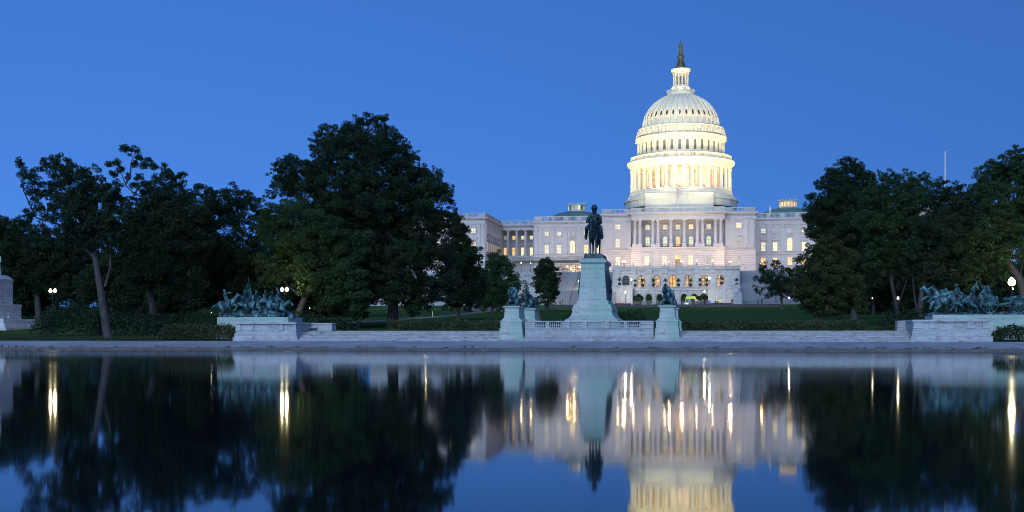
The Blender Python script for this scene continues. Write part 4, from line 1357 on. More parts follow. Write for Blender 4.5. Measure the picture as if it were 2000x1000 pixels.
GALLOP = [[(.5, .17, 1.1), (.98, .17, 1.0), (1.28, .17, .72), (1.38, .17, .62)], [(.5, -.17, 1.1), (.86, -.17, .82), (.60, -.17, .55), (.48, -.17, .56)],
          [(-.6, .18, 1.15), (-.62, .19, .80), (-1.0, .19, .60), (-1.16, .19, .22), (-1.14, .19, .10)], [(-.6, -.18, 1.15), (-.36, -.19, .80), (-.56, -.19, .50), (-.30, -.19, .18), (-.22, -.19, .08)]]
LUNGE = [[(.5, .17, 1.05), (.90, .17, .80), (1.35, .17, .42), (1.48, .17, .30)], [(.5, -.17, 1.05), (.95, -.17, .9), (.85, -.17, .52), (.75, -.17, .48)],
         [(-.6, .18, 1.15), (-.62, .19, .80), (-1.0, .19, .55), (-1.1, .19, .15), (-1.08, .19, .05)], [(-.6, -.18, 1.15), (-.45, -.19, .75), (-.75, -.19, .45), (-.6, -.19, .12), (-.53, -.19, .05)]]
def horse(legs, neck=((.62, 0, 1.42), (.98, 0, 1.86)), head=((1.0, 0, 1.90), (1.36, 0, 1.52)), tail=((-.95, 0, 1.38), (-1.15, 0, 1.05), (-1.12, 0, .55)), ears=True, mane=True, fat=1.0, slim=1.0):
    P_ = [('e', (-.08, 0, 1.22), (.72, .33 * slim, .36)), ('e', (-.58, 0, 1.28), (.42, .34 * slim, .38)), ('e', (.45, 0, 1.24), (.38, .32 * slim, .42))]
    n0, n1 = neck
    P_ += [('c', (.45, 0, 1.30), n0, .32 * slim, .26 * slim), ('c', n0, n1, .25 * slim, .15)]
    h0, h1 = Vector(head[0]), Vector(head[1])
    P_ += [('c', h0, h0.lerp(h1, .45), .145, .125), ('c', h0.lerp(h1, .45), h1, .11, .085), ('c', h1, h1 + (h1 - h0).normalized() * .05 + Vector((0, 0, -.02)), .085, .075)]
    P_ += [('c', h0.lerp(h1, .25) + Vector((0, 0, -.1)), h0.lerp(h1, .35) + Vector((0, 0, -.11)), .08, .05)]
    if ears:
        for q in (-1, 1):
            P_ += chain([h0 + Vector((-.05, q * .07, .10)), h0 + Vector((-.05, q * .09, .26))], [.045, .012])
    if mane:
        a, b_ = Vector(n0), Vector(n1)
        up = Vector((-(b_ - a).z, 0, (b_ - a).x)).normalized()
        P_ += [('c', a + up * .2, b_ + up * .14, .06, .05)]
    for i, lg in enumerate(legs):
        P_ += chain([Vector(q) for q in lg], [v * fat for v in ([.17, .085, .058, .075] if i < 2 else [.24, .16, .085, .058, .075])])
    P_ += chain([Vector(q) for q in tail], [.07, .12, .04])
    return P_
def rider(lean=.05, hat='cap', arm_l=((.12, .30, 2.02), (.22, .34, 1.78), (.5, .12, 1.72)), arm_r=((.12, -.30, 2.02), (.22, -.34, 1.78), (.5, -.12, 1.72)), sag=0.0, turn=0.0, cloak=False):
    sh = 2.12 - sag; lx = lean
    P_ = [('e', (-.05, 0, 1.62), (.20, .22, .17)), ('c', (-.04, 0, 1.66), (lx * .7, 0, sh - .22), .18, .19), ('c', (lx, .16, sh - .06), (lx, -.16, sh - .06), .13, .13), ('c', (lx, 0, sh), (lx * 1.2, 0, sh + .16), .07, .065)]
    hd = Vector((lx * 1.3 + .02, 0, sh + .27))
    P_ += [('e', hd, (.125, .105, .145)), ('c', hd + Vector((.11, 0, -.02)), hd + Vector((.135, 0, -.045)), .03, .02), ('e', hd + Vector((.05, 0, -.09)), (.085, .075, .06))]
    if hat == 'slouch':
        P_ += [('e', hd + Vector((0, 0, .02)), (.16, .15, .17)), ('c', hd - Vector((0, 0, .2)), hd, .12, .12), ('e', hd + Vector((.03, 0, .10)), (.24, .20, .04), Matrix.Rotation(.15, 3, 'Y')), ('c', hd + Vector((-.02, .03, .12)), hd + Vector((-.02, .03, .19)), .14, .10), ('c', hd + Vector((-.02, -.03, .12)), hd + Vector((-.02, -.03, .19)), .14, .10), ('e', hd + Vector((.05, 0, -.09)), (.10, .09, .08))]
    elif hat == 'brim':
        P_ += [('e', hd + Vector((0, 0, .075)), (.205, .19, .03)), ('e', hd + Vector((-.01, 0, .15)), (.13, .12, .10))]
    else:
        P_ += [('e', hd + Vector((.0, 0, .10)), (.125, .115, .09)), ('e', hd + Vector((.13, 0, .07)), (.07, .09, .02))]
    for q, arm in ((1, arm_l), (-1, arm_r)):
        P_ += chain([Vector((lx, q * .22, sh - .05))] + [Vector(a) - Vector((0, 0, sag)) for a in arm], [.10, .085, .07, .055])
        P_ += chain([(-.02, q * .14, 1.62), (.30, q * .36, 1.42), (.16, q * .44, .98), (.20, q * .45, .90)], [.15, .115, .085, .07])
        P_ += [('c', (.14, q * .43, .88), (.36, q * .44, .86), .065, .05)]
    if cloak:
        P_ += [('h', [(lx - .1, .30, sh + .02), (lx - .1, -.30, sh + .02), (lx - .28, .36, sh - .2), (lx - .28, -.36, sh - .2), (-.35, .34, 1.66), (-.35, -.34, 1.66), (-.1, .36, 1.78), (-.1, -.36, 1.78), (lx + .08, .27, sh - .02), (lx + .08, -.27, sh - .02)])]
        for q in (1, -1):
            P_ += [('h', [(lx, q * .20, sh), (lx + .12, q * .27, sh - .1), (.10, q * .40, 1.86), (-.10, q * .40, 1.84), (-.2, q * .32, sh - .15), (.04, q * .32, 1.84)])]
    return P_

# general on horseback, facing the water
t = thing('equestrian_statue', 'dark bronze rider in a brimmed hat on a standing horse, facing the water', 'statue', (MX, PY, 8.96))
b = MB(); b.frust(MX, PY, 8.963, 9.38, .98, 2.35, .92, 2.28); b.box(MX - .86, MX + .86, PY - 2.2, PY + 2.2, 9.383, 9.46)
b.build('plinth', 'dark_bronze', t)
T = frame((MX - .1, PY, 9.44), R(-93), 1.93)
TH = T @ Matrix.Diagonal((1, .88, 1, 1))
sculpt('horse', horse(STAND, ((.62, 0, 1.40), (.96, 0, 1.70)), ((.98, .0, 1.72), (1.27, .0, 1.30)), ((-.95, 0, 1.38), (-1.08, 0, 1.0), (-1.05, 0, .5)), slim=.80, fat=.72), .032, 'dark_bronze', t, TH, 0)
T2 = T @ Matrix.Diagonal((1, .98, 1, 1))
sculpt('rider', rider(.02, 'slouch', ((.05, .31, 1.95), (.14, .38, 1.76), (.40, .14, 1.72)), ((.05, -.31, 1.95), (.14, -.38, 1.76), (.40, -.14, 1.72)), 0, 0, True), .035, 'dark_bronze', t, T2, 1)
sd = MB()
for q in (-1, 1):
    sd.tube([T @ Vector((.42, q * .14, 1.72)), T @ Vector((.8, q * .16, 1.62)), T @ Vector((1.15, q * .1, 1.42))], .025, 5)
sd.build('reins', 'dark_bronze', t)

# four couched lions
def lion(turn):
    ct, stn = math.cos(turn), math.sin(turn)
    h = Vector((.80 + .22 * ct, .22 * stn, 1.34))
    dv = Vector((ct, stn, 0)); sv = Vector((-stn, ct, 0)); up = Vector((0, 0, 1))
    P_ = [('e', (-.80, 0, .46), (.60, .40, .42)), ('c', (-.6, 0, .54), (.30, 0, .66), .38, .36), ('e', (.42, 0, .66), (.42, .40, .52)), ('c', (.42, 0, .9), h - dv * .1, .40, .34)]
    # heavy mane round the face and down the chest
    P_ += [('e', h - dv * .10 + up * .02, (.30, .46, .50), Matrix.Rotation(turn, 3, 'Z')), ('e', h - dv * .06 - up * .34, (.28, .40, .36), Matrix.Rotation(turn, 3, 'Z')), ('e', (.66, .10 * stn, .76), (.28, .33, .44)), ('e', (.30, 0, 1.12), (.42, .36, .36))]
    for k in range(9):
        t_ = math.pi * (k / 8) * 1.5 - math.pi * .25
        q = h - dv * .02 + sv * math.cos(t_) * .44 + up * math.sin(t_) * .44
        P_ += [('c', q, q + dv * .03 + sv * math.cos(t_) * .08 - up * .10, .10, .05)]
    # brow, muzzle, jaw, ears
    P_ += [('e', h + dv * .18 + up * .06, (.20, .25, .24), Matrix.Rotation(turn, 3, 'Z')), ('c', h + dv * .30 + up * .02, h + dv * .46 - up * .06, .13, .12), ('e', h + dv * .44 - up * .09, (.12, .15, .09), Matrix.Rotation(turn, 3, 'Z')), ('c', h + dv * .30 - up * .19, h + dv * .42 - up * .21, .10, .08), ('c', h + dv * .54 - up * .02, h + dv * .56 - up * .05, .05, .04)]
    for q in (-1, 1):
        P_ += [('c', h + sv * q * .30 + up * .36, h + sv * q * .34 + up * .46, .09, .06), ('c', h + dv * .32 + sv * q * .08 + up * .16, h + dv * .36 + sv * q * .13 + up * .15, .05, .05)]
        P_ += chain([(.48, q * .32, .66), (.66, q * .38, .24), (1.08, q * .42, .13), (1.36, q * .42, .12)], [.22, .17, .14, .16])
        P_ += [('c', (1.38, q * .34, .08), (1.50, q * .34, .06), .06, .05), ('c', (1.40, q * .43, .08), (1.53, q * .43, .06), .06, .05), ('c', (1.38, q * .51, .08), (1.50, q * .52, .06), .06, .05)]
        P_ += [('e', (-.66, q * .36, .38), (.46, .22, .38)), ('c', (-.45, q * .50, .14), (-.02, q * .52, .11), .15, .13)]
    P_ += chain([(-1.32, 0, .42), (-1.50, -.15, .16), (-1.46, -.45, -.10), (-1.42, -.60, -.42)], [.11, .08, .07, .13])
    return P_
LI = [(-7.5 + MX, 116.6, -92, 0, -.12, 'bronze lion on the left front pedestal, gazing over the water'), (7.5 + MX, 116.6, -90, 0, -.55, 'bronze lion right of the monument, head turned towards it, tail hanging'),
      (-7.5 + MX, 127.2, -108, 0, -.6, 'bronze lion on the pedestal behind the left front lion, seen from the side'), (7.5 + MX, 127.2, -90, 0, -.5, 'bronze lion hidden behind the lion at the right of the monument')]
for x, y, rz, _, tn, lab in LI:
    t = thing('lion_statue', lab, 'statue', (x, y, 4.16), 'bronze lions round the monument')
    b = MB(); b.box(x - .66, x + .66, y - 1.72, y + 1.72, 4.163, 4.30)
    b.build('plinth', 'dark_bronze', t)
    Tn = frame((x, y + .1, 4.29), R(rz), .96)
    Tn = Matrix.Translation((x, y, 0)) @ Matrix.Diagonal((1.0, 1.0, 1.0, 1)) @ Matrix.Translation((-x, -y, 0)) @ Tn
    o = sculpt('body', lion(tn), .032, 'bronze', t, Tn, 0)

# wing walls with their benches, left and right
def wing_wall(px0, px1, pt, pm, pb_, piers, bench, lab, side):
    Yf = 114.1
    xa, xb = X(px0, Yf), X(px1, Yf)
    t = thing('marble_wing_wall', lab, 'wall', ((xa + xb) / 2, Yf + 1.5, .7))
    zt, zm, z2 = Z(pt, xa, Yf), Z(pm, xa, Yf), Z(pb_, xa, Yf)
    b = MB()
    b.box(xa - .25, xb + .25, Yf - .12, Yf + 6, .5, lerp(.7, z2, .5)); b.box(xa - .12, xb + .12, Yf - .02, Yf + 6, lerp(.7, z2, .5) + .003, z2)
    b.build('plinth', 'marble', t)
    b = MB()
    b.box(xa, xb, Yf + .25, Yf + 6, z2 + .003, zt - .18)
    b.box(xa - .02, xb + .02, Yf + .12, Yf + 6, z2 + .004, z2 + .25)
    for a, c in piers:
        b.box(X(a, Yf), X(c, Yf), Yf + .10, Yf + .249, z2 + .253, zt - .183)
        b.frust((X(a, Yf) + X(c, Yf)) / 2, Yf + .2, z2 + .254, z2 + .45, (X(c, Yf) - X(a, Yf)) / 2 + .1, .17, (X(c, Yf) - X(a, Yf)) / 2, .12)
    b.build('panel_wall', 'marble', t)
    b = MB(); b.box(xa - .1, xb + .1, Yf + .02, Yf + 6.1, zt - .177, zt)
    for a, c in piers:
        b.box(X(a, Yf) - .06, X(c, Yf) + .06, Yf - .04, Yf + .019, zt - .18, zt + .003)
    b.build('coping', 'marble', t)
    Yb = 118.6
    ya, yb = X(bench[0], Yb), X(bench[1], Yb)
    zb = Z(bench[2], ya, Yb)
    b = MB()
    b.box(ya, yb, Yb, Yb + 1.1, 1.75, zb - .12); b.box(ya - .06, yb + .06, Yb - .06, Yb + 1.16, zb - .117, zb)
    q = (yb - 1.5, yb) if side < 0 else (ya, ya + 1.5)
    b.box(q[0] - .02, q[1] + .02, Yb - .35, Yb - .001, 1.75, zb - .12); b.box(q[0] - .08, q[1] + .08, Yb - .41, Yb - .063, zb - .117, zb + .002)
    b.build('end_pier', 'marble', t)
    b = MB(); s0 = (ya, yb - 1.6) if side < 0 else (ya + 1.6, yb)
    b.box(s0[0], s0[1], Yb - .55, Yb - .002, 2.02, 2.12); b.build('bench_seat', 'marble', t)
wing_wall(460, 577, 629.5, 649, 651, [(460.5, 469), (489, 494), (546, 552), (572, 577)], (600, 650, 631), 'weathered marble wing wall with a bench in front of the cavalry group', -1)
wing_wall(1784, 1933, 624.5, 645, 646, [(1784.5, 1801), (1817, 1830), (1890, 1903), (1920, 1932)], (1752, 1786, 626.5), 'weathered marble wing wall with piers in front of the artillery group', 1)

# ------------------------------------------------------------------ cavalry group on the left, artillery group on the right
YB = 121.5
def big_pedestal(px0, px1, pt, lab, px_step=None):
    xa, xb = X(px0, YB - 2.2), X(px1, YB - 2.2)
    zt = Z(pt, (xa + xb) / 2, YB - 2.2)
    t = thing('sculpture_pedestal', lab, 'pedestal', ((xa + xb) / 2, YB, .7))
    b = MB()
    b.box(xa - .15, xb + .15, YB - 2.35, YB + 2.3, .3, zt - .85); b.box(xa, xb, YB - 2.2, YB + 2.2, zt - .847, zt)
    ch = .55
    b.build('block', 'pale_green_marble', t)
    return xa, xb, zt
xa, xb, zt = big_pedestal(424, 563, 619.5, 'long copper stained marble block under the cavalry group')
t = thing('cavalry_group', 'blue green bronze group of charging horsemen with a draped flag on a marble block', 'statue', ((xa + xb) / 2, YB, zt))
P_ = []
for k in range(46):
    P_.append(('e', (rng.uniform(xa + .3, xb - .3), YB + rng.uniform(-1.7, 1.7), zt + rng.uniform(-.05, .12)), (rng.uniform(.35, .8), rng.uniform(.3, .6), rng.uniform(.16, .52))))
sculpt('rocky_base', P_, .06, 'bronze', t, Matrix(), 1)
def gx(px, y=YB):
    return X(px, y)
P_ = [('e', (lerp(xa + 1.0, xb - 1.2, k / 15), YB + (.9 if k % 2 else .2), zt + .25), (.62, .5, .55 + .4 * math.sin(math.pi * k / 15))) for k in range(16)]
sculpt('dust_and_rocks', P_, .06, 'bronze', t, Matrix(), 1)
def gx_(px, y=YB):
    return X(px, y)
HS = [  # px of the body middle, y, height, pitch, scale, legs, rider kwargs
    (458, YB - .9, .34, -14, 1.10, GALLOP, dict(lean=-.06, arm_l=((-.1, .34, 1.98), (-.2, .4, 1.75), (.05, .34, 1.6)), arm_r=((.2, -.34, 2.1), (.45, -.36, 2.12), (.75, -.3, 2.08)))),
    (496, YB - .3, .22, 0, 1.08, GALLOP, dict(lean=.22)),
    (483, YB + 1.0, .30, -8, 1.08, GALLOP, dict(lean=.05, arm_r=((.1, -.34, 2.2), (.2, -.36, 2.45), (.25, -.33, 2.6)))),
    (510, YB + 1.2, .30, -4, 1.08, GALLOP, dict(lean=.12)),
    (524, YB + .4, .20, 0, 1.05, LUNGE, dict(lean=.15)),
    (540, YB - .6, .16, 10, 1.10, LUNGE, dict(lean=-.08, arm_l=((-.05, .36, 2.3), (-.3, .36, 2.55), (-.45, .34, 2.75)), arm_r=((.12, -.34, 1.95), (.3, -.36, 1.75), (.5, -.15, 1.72))))]
for px, y, dz_, pitch, s, legs, kw in HS:
    T = Matrix.Translation((gx(px), y, zt + dz_ - .36)) @ Matrix.Rotation(R(pitch), 4, 'Y') @ Matrix.Scale(s * 1.10, 4)
    sculpt('horse', horse(legs, ((.66, 0, 1.40), (1.05, 0, 1.72)), ((1.08, 0, 1.76), (1.46, 0, 1.50)), ((-.95, 0, 1.38), (-1.3, 0, 1.36), (-1.65, 0, 1.15)), fat=1.25), .05, 'bronze', t, T, 1)
    sculpt('rider', rider(**kw), .04, 'bronze', t, T, 1)
# fallen horse
T = Matrix.Translation((gx(530), YB - 1.45, zt - .55)) @ Matrix.Rotation(R(18), 4, 'Y') @ Matrix.Rotation(R(-28), 4, 'X') @ Matrix.Scale(1.0, 4)
sculpt('horse', horse([[(.5, .17, 1.05), (.9, .17, .85), (1.1, .17, .72), (1.15, .17, .68)], [(.5, -.17, 1.05), (.85, -.3, .8), (.6, -.4, .72), (.5, -.4, .72)], GALLOP[2], GALLOP[3]], ((.62, 0, 1.22), (1.0, 0, 1.18)), ((1.02, 0, 1.18), (1.4, 0, 1.0)), ((-.95, 0, 1.2), (-1.2, 0, 1.0), (-1.3, 0, .8))), .05, 'bronze', t, T, 1)
# draped guidon on its staff
b = MB()
ax, ay, az = gx(483.5), YB + .3, Z(545.5, gx(484), YB)
b.tube([(ax + .55, ay, zt + 1.6), (ax, ay, az)], .04, 6)
vs, fs = [], []
nr, nc = 10, 15
for j in range(nr):
    q = j / (nr - 1)
    for k in range(nc):
        u = k / (nc - 1) * 2 - 1
        fold = .16 * math.sin(k * 2.1) * (.2 + q)
        x_ = ax + (u * .70 - .12 + .02) * q * (1.0 if u > 0 else 1.35)
        vs.append((x_, ay - .25 * q * math.cos(u * 1.4) + fold, az - .12 - q * (2.45 - .35 * abs(u))))
for j in range(nr - 1):
    for k in range(nc - 1):
        fs.append((j * nc + k, j * nc + k + 1, (j + 1) * nc + k + 1, (j + 1) * nc + k))
b.add(vs, fs)
b.ball((ax, ay, az + .05), .09, 8)
b.build('flag', 'bronze', t, True)

xa, xb, zt = big_pedestal(1822, 2052, 614.5, 'long copper stained marble block under the artillery group')
t = thing('artillery_group', 'blue green bronze group of galloping horses pulling a gun carriage on a marble block', 'statue', ((xa + xb) / 2, YB, zt))
P_ = []
for k in range(60):
    P_.append(('e', (rng.uniform(xa + .3, xb - .3), YB + rng.uniform(-1.7, 1.7), zt + rng.uniform(-.05, .10)), (rng.uniform(.35, .9), rng.uniform(.3, .6), rng.uniform(.08, .26))))
sculpt('rocky_base', P_, .07, 'bronze', t, Matrix(), 1)
up_n, up_h = ((.64, 0, 1.46), (.92, 0, 1.92)), ((.92, 0, 1.98), (1.28, 0, 1.80))
HS = [(1832, YB + 1.0, .72, 4, 1.06, GALLOP, None, up_n, up_h), (1843, YB + .1, .60, 0, 1.08, GALLOP, None, up_n, up_h),
      (1852, YB - 1.0, .05, 22, 1.16, LUNGE, None, ((.60, 0, 1.38), (.98, 0, 1.42)), ((1.0, 0, 1.40), (1.28, 0, 1.06))),
      (1868, YB + .6, .30, -4, 1.08, GALLOP, dict(lean=.05, arm_r=((.02, -.34, 2.1), (-.05, -.36, 2.3), (-.1, -.3, 2.5))), up_n, up_h),
      (1882, YB - .8, .10, 6, 1.06, LUNGE, dict(lean=.25, sag=.12), ((.62, 0, 1.36), (1.0, 0, 1.55)), ((1.02, 0, 1.55), (1.38, 0, 1.25))),
      (1898, YB + .3, .12, -6, 1.04, LUNGE, dict(lean=.1, sag=.1), ((.62, 0, 1.36), (1.0, 0, 1.6)), ((1.02, 0, 1.6), (1.38, 0, 1.3)))]
for px, y, dz_, pitch, s, legs, kw, nk, hd in HS:
    T = Matrix.Translation((gx(px), y, zt + dz_)) @ Matrix.Rotation(math.pi, 4, 'Z') @ Matrix.Rotation(R(pitch), 4, 'Y') @ Matrix.Scale(s, 4)
    sculpt('horse', horse(legs, nk, hd, ((-.95, 0, 1.38), (-1.2, 0, 1.25), (-1.4, 0, .95)), fat=1.2), .05, 'bronze', t, T, 1)
    if kw:
        sculpt('rider', rider(**kw), .04, 'bronze', t, T, 1)
# pennant on a slanting staff
b = MB()
b.tube([(gx(1893), YB - .2, zt + 1.7), (gx(1909), YB - .2, Z(548, gx(1909), YB))], .035, 6)
zf = Z(552, gx(1905), YB)
vs = [(gx(1895), YB - .2, zf - .55), (gx(1906.5), YB - .2, zf + .02), (gx(1900), YB - .32, zf - .95), (gx(1907), YB - .1, zf - .5), (gx(1901), YB - .3, zf - 1.2), (gx(1913), YB - .25, zf - .8), (gx(1909), YB - .15, zf - .3)]
b.add(vs, [(0, 1, 3, 2), (2, 3, 4), (1, 6, 3), (6, 5, 3)])
b.add([(x, y + .03, z) for x, y, z in vs], [(2, 3, 1, 0), (4, 3, 2), (3, 6, 1), (3, 5, 6)])
b.build('flag', 'bronze', t)
def wheel(cx, y, cz, r):
    b = MB()
    n = 40
    b.tube([(cx + (r - .06) * math.cos(2 * math.pi * k / n), y, cz + (r - .06) * math.sin(2 * math.pi * k / n)) for k in range(n)] + [(cx + r - .06, y, cz)], .065, 6, False)
    w_ = b.build('wheel', 'bronze', t, True)
    b = MB()
    for k in range(14):
        a = 2 * math.pi * (k + .5) / 14
        b.tube([(cx + .1 * math.cos(a), y, cz + .1 * math.sin(a)), (cx + (r - .08) * math.cos(a), y, cz + (r - .08) * math.sin(a))], [.05, .03], 5)
    b.build('spokes', 'bronze', w_)
    b = MB(); b.tube([(cx, y - .22, cz), (cx, y - .12, cz), (cx, y + .16, cz)], [.11, .16, .15], 12); b.build('hub', 'bronze', w_)
for px in (1932.5, 1990):
    for y in (YB - 1.25, YB + .55):
        wheel(gx(px, YB - 1.25), y, zt + .12 + .86, .86)
    b = MB(); b.tube([(gx(px, YB - 1.25), YB - 1.2, zt + .98), (gx(px, YB - 1.25), YB + .5, zt + .98)], .07, 8); b.build('axle', 'bronze', t)
x1, x2 = gx(1932.5, YB - 1.25), gx(1990, YB - 1.25)
b = MB(); b.box(x1 - .75, x1 + .85, YB - .95, YB + .3, zt + 1.35, zt + 1.75); b.box(x1 - .65, x1 + .7, YB - .85, YB + .2, zt + .95, zt + 1.347); b.box(x1 - 2.3, x1 - .7, YB - .42, YB - .28, zt + 1.1, zt + 1.22)
b.box(x1 + .8, x2 - .2, YB - .42, YB - .26, zt + .80, zt + 1.0); b.build('limber_chest', 'bronze', t)
P_ = chain([(x2 + 1.0, YB - .35, zt + 1.62), (x2, YB - .35, zt + 1.58), (x2 - 1.0, YB - .35, zt + 1.5)], [.13, .19, .22]) + [('c', (x2 + .2, YB - .7, zt + 1.3), (x2 - 1.2, YB - .6, zt + 1.0), .14, .1), ('c', (x2 + .2, YB, zt + 1.3), (x2 - 1.2, YB - .1, zt + 1.0), .14, .1), ('c', (x2 - .2, YB - .35, zt + 1.15), (x2 - 2.0, YB - .35, zt + .92), .18, .12)]
sculpt('cannon', P_, .045, 'bronze', t, Matrix(), 1)
for q, (dx, dy) in enumerate(((-.30, -.7), (.22, -.55), (.05, .0))):
    P_ = []
    o_ = Vector((x1 + dx, YB + dy, zt + 1.75))
    P_ += [('e', o_ + Vector((.05, 0, .12)), (.2, .2, .16)), ('c', o_ + Vector((.05, 0, .15)), o_ + Vector((-.12, 0, .62)), .18, .19), ('c', o_ + Vector((-.12, .16, .62)), o_ + Vector((-.12, -.16, .62)), .12, .12), ('e', o_ + Vector((-.22, 0, .90)), (.13, .11, .15)), ('e', o_ + Vector((-.20, 0, 1.0)), (.13, .12, .08)), ('e', o_ + Vector((-.33, 0, .98)), (.08, .09, .02))]
    for s in (-1, 1):
        P_ += chain([o_ + Vector((-.1, s * .2, .6)), o_ + Vector((-.3, s * .26, .35)), o_ + Vector((-.5, s * .15, .3))], [.09, .075, .06])
        P_ += chain([o_ + Vector((0, s * .1, .08)), o_ + Vector((-.48, s * .14, .1)), o_ + Vector((-.55, s * .14, -.35)), o_ + Vector((-.68, s * .14, -.4))], [.13, .1, .08, .06])
    sculpt('rider', P_, .04, 'bronze', t, Matrix(), 1)

# statue crowning the dome
zb = dz(106.2); hh = dz(78) - zb
t = thing('crown_statue', 'dark bronze draped figure crowning the white dome', 'statue', (0, CY, zb))
u = hh / 5.9
T = Matrix.Translation((0, CY, zb)) @ Matrix.Rotation(R(-90), 4, 'Z') @ Matrix.Scale(u, 4)
P_ = [('c', (0, 0, .35), (0, 0, 1.8), .82, .62), ('c', (0, 0, 1.8), (.02, 0, 3.3), .62, .55), ('c', (0, .45, 3.75), (0, -.45, 3.75), .38, .38), ('c', (0, 0, 3.1), (0, 0, 3.8), .55, .5), ('c', (0, 0, 3.9), (.03, 0, 4.4), .22, .2), ('e', (.05, 0, 4.72), (.33, .29, .4)), ('e', (-.05, 0, 5.1), (.36, .26, .3)), ('c', (-.1, 0, 5.2), (-.35, 0, 5.75), .2, .1), ('c', (.36, 0, 4.7), (.42, 0, 4.62), .06, .05)]
P_ += chain([(0, .62, 3.65), (.1, .85, 2.75), (.3, .8, 2.0)], [.25, .2, .15]) + chain([(0, -.62, 3.65), (.15, -.82, 2.9), (.45, -.6, 2.45)], [.25, .2, .15]) + [('h', [(-.3, .6, 3.6), (-.3, -.6, 3.6), (-.75, .5, .3), (-.75, -.6, .3), (.2, -.8, 2.6), (.1, -.95, .9)])]
P_ += [('c', (.3, .85, 2.2), (.35, .85, .2), .13, .08), ('e', (.3, -.95, 1.3), (.12, .3, .62))]
sculpt('figure', P_, .14, 'top_bronze', t, T, 1)
# small white figure on the right hand roof
x_ = X(1503, 447)
t = thing('roof_statue', 'small white figure on the parapet of the right wing', 'statue', (x_, 442.5, ZT - .1))
b = MB(); b.cbox(x_, 442.5, ZT - .1, .7, .7, .5); b.build('block', 'sandstone', t)
sculpt('figure', [('c', (x_, 442.5, ZT + .6), (x_, 442.5, ZT + 1.4), .36, .27), ('c', (x_, 442.4, ZT + 1.75), (x_, 442.6, ZT + 1.75), .27, .27), ('e', (x_, 442.5, ZT + 2.25), (.2, .2, .25)), ('c', (x_ - .3, 442.5, ZT + 1.7), (x_ - .36, 442.4, ZT + 1.1), .11, .09), ('c', (x_ + .3, 442.5, ZT + 1.7), (x_ + .36, 442.4, ZT + 1.1), .11, .09)], .07, 'white', t)

# white marble monument at the left edge
x0_ = X(-12, 150); gz = G(150)
t = thing('marble_monument', 'pale stepped marble monument with draped figures on top, cut by the left edge', 'monument', (x0_, 150, gz))
def zz(py): return Z(py, x0_, 150)
sc_ = D(x0_, 150) / FPX
def hw(px): return (px + 12) * sc_
b = MB()
for (pxr, pt, pb_) in ((58, 640, 668), (50, 634, 639.9), (44, 623, 633.9)):
    b.cbox(x0_, 150, zz(pb_), 2 * hw(pxr), 2 * hw(pxr), zz(pt) - zz(pb_))
b.build('stepped_base', 'clean_marble', t)
b = MB(); b.cbox(x0_, 150, zz(623) + .003, 2 * hw(24), 2 * hw(24), zz(598) - zz(623) - .006); b.cbox(x0_, 150, zz(598), 2 * hw(25), 2 * hw(25), zz(594.5) - zz(598)); b.build('plinth', 'clean_marble', t)
for k in range(4):
    b = MB(); k0 = 0
    b.prism([(x0_ + hw(14), zz(622)), (x0_ + hw(27), zz(622)), (x0_ + hw(26), zz(614)), (x0_ + hw(23), zz(611)), (x0_ + hw(24), zz(603)), (x0_ + hw(20), zz(599)), (x0_ + hw(14), zz(599))], 149.3, 150.7); b.rot(k0, x0_, 150, k * math.pi / 2)
    b.build('scroll_bracket', 'clean_marble', t)
b = MB(); b.cbox(x0_, 150, zz(594.5) + .003, 2 * hw(13), 2 * hw(13), zz(548) - zz(594.5) - .006)
b.build('shaft', 'clean_marble', t)
b = MB(); b.cbox(x0_, 150, zz(548), 2 * hw(14.5), 2 * hw(14.5), zz(545) - zz(548)); b.frust(x0_, 150, zz(545) + .003, zz(538), hw(13), hw(13), hw(7), hw(7)); b.build('cap', 'clean_marble', t)
b = MB(); b.ball((x0_ + hw(19), 150 - hw(19), zz(591)), hw(19) - hw(15.8), 14); b.build('stone_ball', 'clean_marble', t, True)
P_ = []
z0 = zz(538)
for q, (dx, hgt) in enumerate(((-.9, 3.6), (.45, 3.3))):
    x_ = x0_ + dx
    P_ += [('c', (x_, 150, z0 + .3), (x_, 150, z0 + hgt * .5), .62, .42), ('c', (x_, 150, z0 + hgt * .5), (x_, 150, z0 + hgt * .78), .42, .36), ('c', (x_ - .3, 150, z0 + hgt * .76), (x_ + .3, 150, z0 + hgt * .76), .22, .22), ('e', (x_ + .05, 149.95, z0 + hgt * .93), (.25, .25, .32))]
    P_ += chain([(x_ + .45, 150, z0 + hgt * .75), (x_ + .62, 149.8, z0 + hgt * .55), (x_ + .2, 149.5, z0 + hgt * .5)], [.18, .15, .12])
sculpt('draped_figures', P_, .09, 'white', t)

